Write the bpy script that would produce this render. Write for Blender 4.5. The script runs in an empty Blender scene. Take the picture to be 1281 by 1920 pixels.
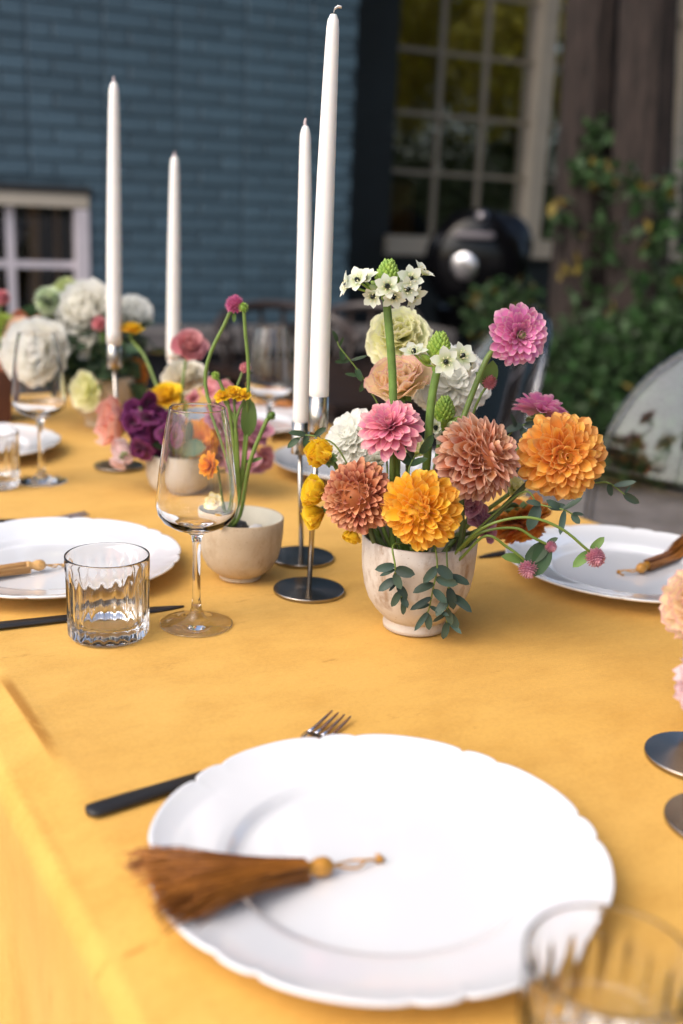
import bpy, bmesh, math, random
import numpy as np
from mathutils import Vector, Matrix
from math import pi, sin, cos, radians, sqrt, atan2, exp

SC = bpy.context.scene
COL = SC.collection
random.seed(7)
RNG = np.random.default_rng(7)

# ------------------------------------------------------------------ camera
TZ = 0.75                       # height of the table top
EYE = Vector((0, 0, TZ + .4212))
FPX = 2000.0                    # focal length in pixels of the 1281 x 1920 photograph
TH, RO = radians(15.524), radians(2.48)
Fv = Vector((0, cos(TH), -sin(TH))); R0 = Vector((1, 0, 0)); U0 = R0.cross(Fv)
Rv = cos(RO) * R0 + sin(RO) * U0; Uv = cos(RO) * U0 - sin(RO) * R0
cam_d = bpy.data.cameras.new('camera'); cam = bpy.data.objects.new('camera', cam_d); COL.objects.link(cam)
M = Matrix((Rv, Uv, -Fv)).transposed().to_4x4(); M.translation = EYE; cam.matrix_world = M
cam_d.sensor_fit = 'VERTICAL'; cam_d.sensor_height = 36; cam_d.sensor_width = 24
cam_d.lens = FPX / 1920 * 36
cam_d.clip_start = .02; cam_d.clip_end = 500
cam_d.dof.use_dof = True; cam_d.dof.focus_distance = 1.05; cam_d.dof.aperture_fstop = 2.9
SC.camera = cam

# ------------------------------------------------------------------ light
SUN_AZ, SUN_EL = radians(-128), radians(45)     # azimuth from +y (ahead of the camera) towards +x
w = bpy.data.worlds.new('World'); SC.world = w; w.use_nodes = True
nt = w.node_tree; bg = nt.nodes['Background']
sky = nt.nodes.new('ShaderNodeTexSky'); sky.sky_type = 'NISHITA'; sky.sun_disc = False
sky.sun_elevation = SUN_EL; sky.sun_rotation = SUN_AZ
sky.air_density = 1.0; sky.dust_density = 4.0; sky.ozone_density = 1.0
nt.links.new(sky.outputs[0], bg.inputs[0]); bg.inputs[1].default_value = .15
sd = bpy.data.lights.new('sun', 'SUN'); sun = bpy.data.objects.new('sun', sd); COL.objects.link(sun)
sd.energy = 1.12; sd.angle = radians(70); sd.color = (1, .95, .88)
sv = Vector((sin(SUN_AZ) * cos(SUN_EL), cos(SUN_AZ) * cos(SUN_EL), sin(SUN_EL)))
sun.rotation_euler = sv.to_track_quat('Z', 'Y').to_euler()
SC.view_settings.view_transform = 'Standard'; SC.view_settings.look = 'None'
SC.view_settings.exposure = .68; SC.view_settings.gamma = 1
SC.view_settings.use_curve_mapping = False
SC.render.engine = 'CYCLES'
SC.cycles.max_bounces = 14; SC.cycles.transmission_bounces = 12; SC.cycles.transparent_max_bounces = 24
SC.cycles.diffuse_bounces = 4; SC.cycles.glossy_bounces = 5
SC.cycles.sample_clamp_indirect = 6; SC.cycles.use_denoising = True

# ------------------------------------------------------------------ helpers
def ray(px, py):
    return Fv + (px - 640.5) / FPX * Rv - (py - 960) / FPX * Uv
def at(px, py, Y):              # the point seen at that pixel, Y metres ahead
    d = ray(px, py); return EYE + d * (Y / d.y)
def on(px, py, z=0.0):          # the point seen at that pixel, z above the table top
    d = ray(px, py); return EYE + d * ((TZ + z - EYE.z) / d.z)

def tag(o, label=None, cat=None, group=None, kind=None):
    if label: o['label'] = label
    if cat: o['category'] = cat
    if group: o['group'] = group
    if kind: o['kind'] = kind
    return o
def link(name, me, mat=None, parent=None, mw=None):
    o = bpy.data.objects.new(name, me); COL.objects.link(o)
    if mat is not None and me is not None and not me.materials: me.materials.append(mat)
    if parent is not None:
        o.parent = parent
    if mw is not None:
        # parents never rotate or scale: local = world - parent's place
        m = mw.copy()
        if parent is not None: m.translation = m.translation - WLOC[parent.name]
        o.matrix_basis = m
        WLOC[o.name] = Vector(mw.translation)
    else:
        WLOC[o.name] = Vector(WLOC[parent.name]) if parent is not None else Vector((0, 0, 0))
    return o
WLOC = {}
def thing(name, loc, label, cat, group=None):
    o = bpy.data.objects.new(name, None); COL.objects.link(o); o.location = loc
    o.empty_display_size = .02
    WLOC[o.name] = Vector(loc)
    return tag(o, label, cat, group)
def mesh(name, V, Fc, smooth=True, uv=None):
    me = bpy.data.meshes.new(name)
    me.from_pydata([tuple(v) for v in V], [], [tuple(int(i) for i in f) for f in Fc])
    if uv is not None:
        l = me.uv_layers.new(name='UVMap')
        idx = np.empty(len(me.loops), int); me.loops.foreach_get('vertex_index', idx)
        l.data.foreach_set('uv', np.asarray(uv, float)[idx].ravel())
    if smooth: me.polygons.foreach_set('use_smooth', [True] * len(me.polygons))
    me.update(); return me
def wmesh(name, V, Fc, mat, parent=None, smooth=True, uv=None):
    """mesh given in world coordinates"""
    V = np.asarray([tuple(v) for v in V], float)
    off = Vector(WLOC[parent.name]) if parent is not None else Vector((0, 0, 0))
    me = mesh(name, V - np.array(off), Fc, smooth, uv)
    me.materials.append(mat)
    o = bpy.data.objects.new(name, me); COL.objects.link(o); o.parent = parent
    WLOC[o.name] = off
    return o
def smooth_path(P, n=6):
    P = [Vector(p) for p in P]
    if len(P) < 3: return [P[0].lerp(P[-1], t / n) for t in range(n + 1)]
    Q = [2 * P[0] - P[1]] + P + [2 * P[-1] - P[-2]]
    out = []
    for i in range(1, len(Q) - 2):
        a, b, c, d = Q[i - 1:i + 3]
        for k in range(n):
            t = k / n
            out.append(.5 * ((2 * b) + (c - a) * t + (2 * a - 5 * b + 4 * c - d) * t * t + (3 * b - 3 * c + d - a) * t ** 3))
    out.append(P[-1]); return out
def tube_vf(P, r, seg=8, cap=True, base=0):
    P = [Vector(p) for p in P]; n = len(P)
    rad = [r] * n if not hasattr(r, '__len__') else [r[0] + (r[-1] - r[0]) * i / (n - 1) if len(r) == 2 else r[i] for i in range(n)]
    V, Fc = [], []
    t0 = (P[1] - P[0]).normalized()
    nrm = t0.orthogonal().normalized()
    for i, p in enumerate(P):
        t = (P[min(i + 1, n - 1)] - P[max(i - 1, 0)]).normalized()
        nrm = (nrm - t * nrm.dot(t)).normalized(); b = t.cross(nrm)
        for k in range(seg):
            a = 2 * pi * k / seg
            V.append(p + rad[i] * (cos(a) * nrm + sin(a) * b))
    for i in range(n - 1):
        for k in range(seg):
            k2 = (k + 1) % seg
            Fc.append((base + i * seg + k, base + i * seg + k2, base + (i + 1) * seg + k2, base + (i + 1) * seg + k))
    if cap:
        Fc.append(tuple(base + k for k in range(seg - 1, -1, -1)))
        Fc.append(tuple(base + (n - 1) * seg + k for k in range(seg)))
    return V, Fc
def tube(name, P, r, mat, parent=None, seg=8):
    V, Fc = tube_vf(P, r, seg); return wmesh(name, V, Fc, mat, parent)
class MB:
    """collects shapes into one mesh"""
    def __init__(s): s.V = []; s.F = []; s.UV = []
    def add(s, V, Fc, uv=None):
        b = len(s.V); s.V += [tuple(v) for v in V]; s.F += [tuple(i + b for i in f) for f in Fc]
        s.UV += [tuple(x) for x in uv] if uv is not None else [(0.5, 0.5)] * len(V); return s
    def tube(s, P, r, seg=8): return s.add(*tube_vf(P, r, seg))
    def box(s, c, ex, ey, ez):   # centre and half-axis vectors
        c, ex, ey, ez = Vector(c), Vector(ex), Vector(ey), Vector(ez)
        V = [c + i * ex + j * ey + k * ez for k in (-1, 1) for j in (-1, 1) for i in (-1, 1)]
        return s.add(V, [(0, 2, 3, 1), (4, 5, 7, 6), (0, 1, 5, 4), (2, 6, 7, 3), (0, 4, 6, 2), (1, 3, 7, 5)])
    def lathe(s, prof, c, seg=48, axis=None, rfun=None):
        c = Vector(c); V, Fc = [], []
        ax = Vector(axis).normalized() if axis is not None else Vector((0, 0, 1))
        e1 = ax.orthogonal().normalized() if axis is not None else Vector((1, 0, 0)); e2 = ax.cross(e1)
        for (r, z) in prof:
            for k in range(seg):
                a = 2 * pi * k / seg
                rr = r if rfun is None else rfun(r, z, a)
                V.append(c + rr * (cos(a) * e1 + sin(a) * e2) + ax * z)
        n = len(prof)
        for i in range(n - 1):
            for k in range(seg):
                k2 = (k + 1) % seg
                Fc.append((i * seg + k, i * seg + k2, (i + 1) * seg + k2, (i + 1) * seg + k))
        return s.add(V, Fc)
    def obj(s, name, mat, parent=None, smooth=True):
        return wmesh(name, s.V, s.F, mat, parent, smooth, s.UV)

# ------------------------------------------------------------------ materials
def new_mat(name):
    m = bpy.data.materials.new(name); m.use_nodes = True
    t = m.node_tree; return m, t, t.nodes['Principled BSDF'], t.nodes, t.links
def mat(name, c, rough=.5, var=0.0, scale=20, c2=None, bump=0.0, bscale=200, metal=0, spec=.5, coat=0, stretch=None, sheen=0, sub=0):
    m, t, b, N, L = new_mat(name)
    b.inputs['Base Color'].default_value = (*c, 1); b.inputs['Roughness'].default_value = rough
    b.inputs['Metallic'].default_value = metal; b.inputs['Specular IOR Level'].default_value = spec
    if coat: b.inputs['Coat Weight'].default_value = coat; b.inputs['Coat Roughness'].default_value = .05
    if sheen: b.inputs['Sheen Weight'].default_value = sheen
    if sub:
        b.inputs['Subsurface Weight'].default_value = sub; b.inputs['Subsurface Radius'].default_value = (.6, .4, .25); b.inputs['Subsurface Scale'].default_value = .01
    tc = N.new('ShaderNodeTexCoord'); mp = N.new('ShaderNodeMapping'); L.new(tc.outputs['Object'], mp.inputs[0])
    if stretch: mp.inputs['Scale'].default_value = stretch
    if c2 is not None or var:
        nz = N.new('ShaderNodeTexNoise'); nz.inputs['Scale'].default_value = scale; nz.inputs['Detail'].default_value = 5
        nz.inputs['Roughness'].default_value = .6; L.new(mp.outputs[0], nz.inputs['Vector'])
        cr = N.new('ShaderNodeValToRGB'); L.new(nz.outputs[0], cr.inputs[0])
        d = c2 if c2 is not None else tuple(x * (1 - var) for x in c)
        cr.color_ramp.elements[0].position = .35; cr.color_ramp.elements[0].color = (*d, 1)
        cr.color_ramp.elements[1].position = .62; cr.color_ramp.elements[1].color = (*c, 1)
        L.new(cr.outputs[0], b.inputs['Base Color'])
    if bump:
        n2 = N.new('ShaderNodeTexNoise'); n2.inputs['Scale'].default_value = bscale; n2.inputs['Detail'].default_value = 4
        L.new(mp.outputs[0], n2.inputs['Vector'])
        bp = N.new('ShaderNodeBump'); bp.inputs['Strength'].default_value = bump; bp.inputs['Distance'].default_value = .002
        L.new(n2.outputs[0], bp.inputs['Height']); L.new(bp.outputs[0], b.inputs['Normal'])
    return m
def petal_mat(name, base, mid, edge, trans=.28, rough=.55, edge_w=.82, tint=None, vary=.12):
    """base colour at the petal's foot, mid over its blade, edge along rim and tip (uv: x across, y along)"""
    m, t, b, N, L = new_mat(name)
    uv = N.new('ShaderNodeUVMap'); sx = N.new('ShaderNodeSeparateXYZ'); L.new(uv.outputs[0], sx.inputs[0])
    r1 = N.new('ShaderNodeValToRGB'); L.new(sx.outputs[1], r1.inputs[0])
    r1.color_ramp.elements[0].position = .12; r1.color_ramp.elements[0].color = (*base, 1)
    r1.color_ramp.elements[1].position = .62; r1.color_ramp.elements[1].color = (*mid, 1)
    def mth(op, a, bb=None, v=None):
        n = N.new('ShaderNodeMath'); n.operation = op
        if hasattr(a, 'links'): L.new(a, n.inputs[0])
        else: n.inputs[0].default_value = a
        if bb is not None:
            if hasattr(bb, 'links'): L.new(bb, n.inputs[1])
            else: n.inputs[1].default_value = bb
        return n.outputs[0]
    u = mth('ABSOLUTE', mth('SUBTRACT', mth('MULTIPLY', sx.outputs[0], 2.0), 1.0))
    e = mth('MAXIMUM', mth('MULTIPLY', u, mth('MINIMUM', mth('MULTIPLY', sx.outputs[1], 1.6), 1.0)), sx.outputs[1])
    r2 = N.new('ShaderNodeValToRGB'); L.new(e, r2.inputs[0])
    r2.color_ramp.elements[0].position = edge_w; r2.color_ramp.elements[0].color = (0, 0, 0, 1)
    r2.color_ramp.elements[1].position = 1.0; r2.color_ramp.elements[1].color = (1, 1, 1, 1)
    mx = N.new('ShaderNodeMix'); mx.data_type = 'RGBA'
    L.new(r2.outputs[0], mx.inputs[0]); L.new(r1.outputs[0], mx.inputs[6]); mx.inputs[7].default_value = (*edge, 1)
    oi = N.new('ShaderNodeObjectInfo'); ge = N.new('ShaderNodeNewGeometry')
    rnd = mth('FRACT', mth('ADD', oi.outputs['Random'], ge.outputs['Random Per Island']))
    # fine veins along the blade
    tc = N.new('ShaderNodeTexNoise'); tc.inputs['Scale'].default_value = 6; tc.inputs['Detail'].default_value = 3
    mp = N.new('ShaderNodeMapping'); mp.inputs['Scale'].default_value = (9, .8, 1); L.new(uv.outputs[0], mp.inputs[0]); L.new(mp.outputs[0], tc.inputs['Vector'])
    hs = N.new('ShaderNodeHueSaturation'); L.new(mx.outputs[2], hs.inputs['Color'])
    L.new(mth('ADD', mth('MULTIPLY', rnd, .025), .4875), hs.inputs['Hue'])
    L.new(mth('ADD', mth('ADD', mth('MULTIPLY', rnd, vary * 1.5), 1 - vary), mth('MULTIPLY', mth('SUBTRACT', tc.outputs[0], .5), .3)), hs.inputs['Value'])
    L.new(hs.outputs[0], b.inputs['Base Color']); b.inputs['Roughness'].default_value = rough
    b.inputs['Specular IOR Level'].default_value = .35; b.inputs['Sheen Weight'].default_value = .15
    tr = N.new('ShaderNodeBsdfTranslucent'); L.new(hs.outputs[0], tr.inputs[0])
    ms = N.new('ShaderNodeMixShader'); ms.inputs[0].default_value = trans
    L.new(b.outputs[0], ms.inputs[1]); L.new(tr.outputs[0], ms.inputs[2]); L.new(ms.outputs[0], N['Material Output'].inputs[0])
    bp = N.new('ShaderNodeBump'); bp.inputs['Strength'].default_value = .25; bp.inputs['Distance'].default_value = .0006
    L.new(tc.outputs[0], bp.inputs['Height']); L.new(bp.outputs[0], b.inputs['Normal'])
    return m
def glass_mat(name, ior=1.5, tint=(1, 1, 1)):
    m, t, b, N, L = new_mat(name)
    g = N.new('ShaderNodeBsdfGlass'); g.inputs['IOR'].default_value = ior; g.inputs['Roughness'].default_value = 0; g.inputs[0].default_value = (*tint, 1)
    L.new(g.outputs[0], N['Material Output'].inputs[0]); return m
def thin_glass(name, ior=1.5, tint=(1, 1, 1), rough=0.0, gain=1.0):
    m, t, b, N, L = new_mat(name)
    tr = N.new('ShaderNodeBsdfTransparent'); tr.inputs[0].default_value = (*tint, 1)
    gl = N.new('ShaderNodeBsdfGlossy'); gl.inputs['Roughness'].default_value = rough
    fr = N.new('ShaderNodeFresnel'); fr.inputs[0].default_value = ior
    ml = N.new('ShaderNodeMath'); ml.operation = 'MULTIPLY'; ml.use_clamp = True; ml.inputs[1].default_value = gain; L.new(fr.outputs[0], ml.inputs[0])
    ms = N.new('ShaderNodeMixShader'); L.new(ml.outputs[0], ms.inputs[0]); L.new(tr.outputs[0], ms.inputs[1]); L.new(gl.outputs[0], ms.inputs[2])
    L.new(ms.outputs[0], N['Material Output'].inputs[0]); return m

# wall and table axes, measured
AX = Vector((-.52, .854, 0)).normalized()       # along the table, away
NX = Vector((.854, .52, 0)).normalized()        # across it, left edge to right edge
WX = Vector((.9, .436, 0)).normalized()         # along the house front
WN = Vector((.436, -.9, 0)).normalized()        # out of the house front
W0 = Vector((-.64, 5.3, 0))

# ------------------------------------------------------------------ ground
def ground():
    m = mat('gravel_mat', (.27, .25, .245), .95, c2=(.13, .12, .12), scale=9, bump=.8, bscale=60)
    N_ = 40; V, Fc = [], []
    xs = np.sinh(np.linspace(-4.2, 4.2, N_)) * 2.4
    for j in range(N_):
        for i in range(N_): V.append((xs[i], xs[j] + 3, 0))
    for j in range(N_ - 1):
        for i in range(N_ - 1): a = j * N_ + i; Fc.append((a, a + 1, a + N_ + 1, a + N_))
    o = wmesh('ground', V, Fc, m); tag(o, kind='structure')
ground()

# ------------------------------------------------------------------ house
M_paint = mat('blue_paint', (.080, .136, .178), .42, c2=(.060, .106, .144), scale=4.5, bump=.5, bscale=90)
def per_object(m, amt):
    N, L = m.node_tree.nodes, m.node_tree.links; b = N['Principled BSDF']; src = b.inputs['Base Color'].links[0].from_socket
    oi = N.new('ShaderNodeObjectInfo'); mr = N.new('ShaderNodeMapRange'); mr.inputs[3].default_value = 1 - amt; mr.inputs[4].default_value = 1 + amt
    L.new(oi.outputs['Random'], mr.inputs[0]); hs = N.new('ShaderNodeHueSaturation'); L.new(src, hs.inputs['Color']); L.new(mr.outputs[0], hs.inputs['Value']); L.new(hs.outputs[0], b.inputs['Base Color'])
per_object(M_paint, .14)
M_mortar = mat('painted_mortar', (.066, .113, .148), .6, var=.3, scale=12)
M_cream = mat('cream_trim', (.55, .48, .385), .45, var=.12, scale=6)
M_white = mat('white_trim', (.68, .62, .66), .4, var=.1, scale=6)
M_pane = thin_glass('window_glass', 1.5, (.9, .92, .9), 0, 4.4)
M_pane1 = thin_glass('basement_glass', 1.5, (.9, .92, .9), 0, .9)
M_dark = mat('shaded_wing_wall', (.020, .028, .032), .6, c2=(.015, .019, .021), scale=1.5, bump=.4, bscale=60)  # shade on the set-back wing, put into its wall colour
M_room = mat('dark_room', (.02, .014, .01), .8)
M_wood_in = mat('inner_wood', (.34, .15, .045), .5, c2=(.2, .08, .02), scale=4, stretch=(6, 6, .6))
M_lint = mat('dark_lintel', (.025, .024, .024), .7, var=.3)

def wp(s, z, out=0.0, back=0.0): return W0 + WX * s + WN * (out - back) + Vector((0, 0, TZ + z))
house = thing('house', wp(-.2, -TZ), 'blue painted brick house with white and cream framed windows behind the table', 'house')
Zu = Vector((0, 0, 1))
WING = .8                       # how far the right wing stands back
def wallbox(mb, s0, s1, z0, z1, o0, o1):
    c = (wp(s0, z0, o0) + wp(s1, z1, o1)) / 2
    return mb.box(c, WX * ((s1 - s0) / 2), WN * ((o1 - o0) / 2), Zu * ((z1 - z0) / 2))
S_L, S_C = -2.6, .685           # left wing from .. to its corner
WIN1 = (-1.33, -.632, -.62, .465)
ZTOP = 2.25
wall = MB()
for a in ((S_L, WIN1[0], -TZ, ZTOP), (WIN1[1], S_C, -TZ, ZTOP), (WIN1[0], WIN1[1], WIN1[3], ZTOP), (WIN1[0], WIN1[1], -TZ, WIN1[2])):
    wallbox(wall, *a, -.22, -.008)
wall.obj('wall', M_mortar, house, False)
# bricks, laid in stretchers and headers
CH = .0715
def brick_mesh(l, h=.0625, seed=0):
    r = random.Random(seed); c = .004
    j = lambda: r.uniform(-.0012, .0012)
    V = []
    for (y, ins) in ((-.008, 0), (0.0005, 0), (.0035, c)):
        for (x, z) in ((-1, -1), (1, -1), (1, 1), (-1, 1)):
            V.append((x * (l / 2 - ins) + j(), -y + j() * .6, z * (h / 2 - ins) + j()))
    Fc = [(8, 9, 10, 11)]
    for k in range(4):
        k2 = (k + 1) % 4
        for a in (0, 4): Fc.append((a + k, a + k2, a + 4 + k2, a + 4 + k))
    return mesh('brick', V, Fc, False)
BST = [brick_mesh(.213, seed=i) for i in range(4)]; BHD = [brick_mesh(.1, seed=9 + i) for i in range(3)]
for b in BST + BHD: b.materials.append(M_paint)
WROT = Matrix((WX, -WN, Zu)).transposed().to_4x4()
far_bricks = MB(); nb = 0
zrow = -.11 - 9 * CH; row = 0
bc = []
while zrow < ZTOP - .03:
    s = S_L - (.05 if row % 2 else .16); k = row
    while s < S_C - .02:
        l = .213 if k % 2 == 0 else .1
        s0, s1 = max(s, S_L), min(s + l, S_C)
        z0, z1 = zrow, zrow + .0625
        spans = [(s0, s1)]
        if z1 > WIN1[2] and z0 < WIN1[3]:
            spans = [q for q in ((s0, min(s1, WIN1[0])), (max(s0, WIN1[1]), s1)) if q[1] - q[0] > .02]
        for (p, q) in spans:
            if q - p > .015: bc.append((p, q, zrow + .03125, k % 2))
        s += l + .0095; k += 1
    zrow += CH; row += 1
def in_view(s, z): return -1.1 < s < .7 and -.16 < z < 1.36
for (p, q, z, hd) in bc:
    full = .213 if hd == 0 else .1
    if in_view((p + q) / 2, z) and nb < 300:
        me = (BHD if hd else BST)[random.randrange(3)]
        m = Matrix.Translation(wp((p + q) / 2, z, random.uniform(-.0015, .0015))) @ WROT @ Matrix.Diagonal(((q - p) / full, 1, 1, 1))
        link('brick', me, None, house, m); nb += 1
    else:
        c = wp((p + q) / 2, z); far_bricks.box(c, WX * ((q - p) / 2), WN * .006, Zu * .03125)
tag(far_bricks.obj('brick_courses', M_paint, house, False), kind='stuff')
# left window
def bar(name, s0, s1, z0, z1, o0, o1, m, par):
    return wallbox(MB(), s0, s1, z0, z1, o0, o1).obj(name, m, par, False)
bar('lintel', WIN1[0] - .02, WIN1[1] + .01, .467, .495, -.006, .022, M_lint, house)
w1 = bar('window', WIN1[0], WIN1[1], .405, .463, -.06, .012, M_cream, house)
bar('frame', WIN1[1] - .06, WIN1[1] - .001, WIN1[2], .398, -.06, .014, M_white, w1)
bar('frame', WIN1[0] + .001, WIN1[0] + .07, WIN1[2], .398, -.06, .014, M_white, w1)
bar('muntin', -.993, -.957, WIN1[2], .398, -.055, -.03, M_white, w1)
for z in (.149, -.2):
    bar('muntin', WIN1[0] + .072, -.995, z - .016, z + .016, -.053, -.032, M_white, w1)
    bar('muntin', -.955, WIN1[1] - .062, z - .016, z + .016, -.053, -.032, M_white, w1)
for (s0, s1) in ((WIN1[0] + .072, -.995), (-.955, WIN1[1] - .062)):
    for (z0, z1) in ((.166, .397), (-.183, .132), (WIN1[2], -.217)):
        bar('pane', s0, s1, z0, z1, -.046, -.043, M_pane1, w1)
room = MB()
wallbox(room, WIN1[0] - .3, WIN1[1] + .3, -.74, .8, -1.25, -1.2); wallbox(room, WIN1[0] - .3, WIN1[0] - .27, -.74, .8, -1.199, -.23)
wallbox(room, WIN1[1] + .27, WIN1[1] + .3, -.74, .8, -1.199, -.23); wallbox(room, WIN1[0] - .269, WIN1[1] + .269, .77, .8, -1.199, -.23)
wallbox(room, WIN1[0] - .269, WIN1[1] + .269, -.74, -.7, -1.199, -.23)
room.obj('room', M_room, house, False)
bar('curtain', -.86, -.81, -.6, .42, -.3, -.25, M_wood_in, house)
bar('curtain', -.735, -.715, -.6, .42, -.3, -.25, M_wood_in, house)
lil = MB(); lil.lathe([(.001, -.07), (.05, -.05), (.07, 0), (.05, .05), (.001, .07)], wp(-.93, .28, -.32), 16)
lil.obj('lamp_shade', mat('lilac_shade', (.16, .13, .2), .8), house)
# right wing, set back
RS0, RS1 = S_C - .3, 6.5
W2 = (1.335, 3.6, .32, 2.05)
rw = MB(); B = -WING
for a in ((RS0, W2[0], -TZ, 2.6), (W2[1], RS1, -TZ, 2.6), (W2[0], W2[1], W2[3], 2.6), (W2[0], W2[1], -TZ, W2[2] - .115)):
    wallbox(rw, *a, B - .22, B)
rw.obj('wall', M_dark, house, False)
sill = bar('sill', W2[0] - .03, W2[1] + .03, W2[2] - .112, W2[2], B - .1, B + .05, M_cream, house)
w2 = bar('window', W2[0] + .003, W2[1] - .003, 1.985, W2[3] - .003, B - .12, B + .01, M_cream, house)
for s in (2.36, 3.49): bar('frame', s - .05, s + .05, W2[2] + .002, 1.983, B - .12, B + .02, M_cream, w2)
M_munt = mat('muntin_paint', (.33, .285, .22), .5, var=.1)
cols = [1.338, 1.662, 1.972, 2.31, None, 2.41, 2.73, 3.06, 3.44]
rows = [W2[2] + .002, .69, 1.022, 1.37, 1.71, 1.983]
for a, b in zip(cols[:-1], cols[1:]):
    if a is None or b is None: continue
    if b not in (2.31, 3.44): bar('muntin', b - .012, b + .012, rows[0], rows[-1], B - .085, B - .05, M_munt, w2)
    aa = a + (.013 if a not in (1.338, 2.41) else 0); bb = b - (.013 if b not in (2.31, 3.44) else 0)
    for i in range(5):
        z0 = rows[i] + (.013 if i else 0); z1 = rows[i + 1] - (.013 if i < 4 else 0)
        bar('pane', aa, bb, z0, z1, B - .075, B - .071, M_pane, w2)
        if i < 4: bar('muntin', aa, bb, rows[i + 1] - .012, rows[i + 1] + .012, B - .083, B - .052, M_munt, w2)
room = MB()
wallbox(room, W2[0] - .3, W2[1] + .3, -.7, 2.6, B - 2.2, B - 2.15); wallbox(room, W2[0] - .3, W2[0] - .27, -.7, 2.6, B - 2.149, B - .23)
wallbox(room, W2[1] + .27, W2[1] + .3, -.7, 2.6, B - 2.149, B - .23); wallbox(room, W2[0] - .269, W2[1] + .269, 2.55, 2.6, B - 2.149, B - .23)
wallbox(room, W2[0] - .269, W2[1] + .269, -.7, -.66, B - 2.149, B - .23)
room.obj('room', M_room, house, False)
bar('lamplight_panel', 1.36, 1.68, .1, .64, B - .5, B - .35, M_wood_in, house)  # wood coloured panel added in place of the room's orange lamplight
# roofs
rf = MB()
def slab(s0, s1, o0, z0, o1, z1, th=.12):
    a, b, c, d = wp(s0, z0, o0), wp(s1, z0, o0), wp(s1, z1, o1), wp(s0, z1, o1)
    u = Zu * th
    rf.add([a, b, c, d, a + u, b + u, c + u, d + u], [(0, 3, 2, 1), (4, 5, 6, 7), (0, 1, 5, 4), (1, 2, 6, 5), (2, 3, 7, 6), (3, 0, 4, 7)])
slab(S_L - .2, S_C + .22, .25, ZTOP - .1, -3.2, ZTOP + 1.4)
slab(S_C + .23, RS1 + .2, B + .25, 2.5, -3.9, 3.7)
rf.obj('roof', mat('slate_roof', (.05, .05, .055), .7, var=.4, scale=8), house, False)

# low dark retaining wall with a grey coping, below the house front
M_cop = mat('grey_stone', (.17, .155, .15), .8, c2=(.11, .1, .1), scale=7, bump=.5)
lw = thing('retaining_wall', wp(-.2, -TZ, .3), 'dark low wall with grey stone coping at the foot of the blue house', 'wall')
wallbox(MB(), -2.55, 1.15, -TZ, -.212, .05, .28).obj('wall_face', mat('charcoal_render', (.012, .012, .016), .8, var=.4), lw, False)
for i in range(6):
    s = -2.55 + i * .62
    wallbox(MB(), s, s + .612, -.21, -.122, .012, .32).obj('coping_stone', M_cop, lw, False)

# ------------------------------------------------------------------ leaves, trees and shrubs
def leaf_cloud(n, blobs, size, seed, droop=.2):
    r = np.random.default_rng(seed)
    w_ = np.array([b[3] ** 2 for b in blobs]); w_ = w_ / w_.sum()
    idx = r.choice(len(blobs), n, p=w_)
    C = np.array([b[:3] for b in blobs])[idx]; Rr = np.array([b[3] for b in blobs])[idx]
    d = r.normal(size=(n, 3)); d /= np.linalg.norm(d, axis=1)[:, None]
    P = C + d * (Rr * r.uniform(.35, 1.05, n) ** .7)[:, None]
    a = r.normal(size=(n, 3)); a[:, 2] -= droop; a /= np.linalg.norm(a, axis=1)[:, None]
    b = np.cross(a, r.normal(size=(n, 3)) + [0, 0, .8]); b /= np.linalg.norm(b, axis=1)[:, None]
    nn = np.cross(a, b)
    s = size * r.uniform(.6, 1.25, n)[:, None]
    V = np.stack([P, P + a * s * .5 + b * s * .32 - nn * s * .05, P + a * s, P + a * s * .5 - b * s * .32 - nn * s * .05], 1).reshape(-1, 3)
    Fc = np.arange(4 * n).reshape(-1, 4)
    uv = np.tile([[.5, 0], [1, .5], [.5, 1], [0, .5]], (n, 1))
    return V, Fc, uv
def leafmat(name, c, edge, trans=.3, vary=.5):
    return petal_mat(name, c, c, edge, trans, .45, .9, vary=vary)
M_bark = mat('bark', (.042, .029, .025), .95, c2=(.012, .009, .008), scale=9, stretch=(5, 5, .7), bump=1, bscale=25)
M_ivy = leafmat('ivy_leaf', (.036, .088, .022), (.07, .12, .04))
M_ivyY = leafmat('autumn_leaf', (.26, .19, .03), (.3, .14, .03))
M_tree = leafmat('tree_leaf', (.06, .09, .025), (.09, .1, .03))
M_lime = leafmat('lime_tree_leaf', (.46, .41, .05), (.5, .36, .06), .45)
def trunk_path(px0, py0, px1, py1, Y):
    a = at(px0, py0, Y); b = at(px1, py1, Y); d = (b - a) / (b.z - a.z)
    return [a + d * (z - a.z) for z in (0, .5, 1.2, 2.0, 2.9, 3.8, 4.8)]
def tree(base_path, r0, label, mleaf, crown, nleaf, size, seed, name='tree', group=None, rough=.12):
    rr = random.Random(seed)
    t = thing(name, base_path[0], label, 'tree', group)
    P = smooth_path(base_path, 9); n = len(P)
    V, Fc = tube_vf(P, [r0 * (1.25 if i == 0 else 1.08 - .45 * i / n) for i in range(n)], 36)
    rid = [rr.uniform(-.09, .07) + .05 * (k % 2) for k in range(36)]
    V = [Vector(v) + (Vector(v) - P[i // 36]) * (rid[i % 36] + rr.uniform(-.03, .03)) for i, v in enumerate(V)]
    wmesh('trunk', V, Fc, M_bark, t)
    top = P[-1]
    for (x, y, z, R) in crown[:6]:
        e = Vector((x, y, z)); s = P[int(n * rr.uniform(.72, .95))]
        tube('limb', smooth_path([s, s.lerp(e, .5) + Vector((0, 0, .15)), e], 5), (r0 * .42, r0 * .08), M_bark, t, 8)
    V, Fc, uv = leaf_cloud(nleaf, crown, size, seed)
    o = wmesh('crown', V, Fc, mleaf, t, False, uv); tag(o, kind='stuff')
    return t
tp = trunk_path(1083, 600, 1112, 0, 5.5); c0 = tp[-1]
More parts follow.
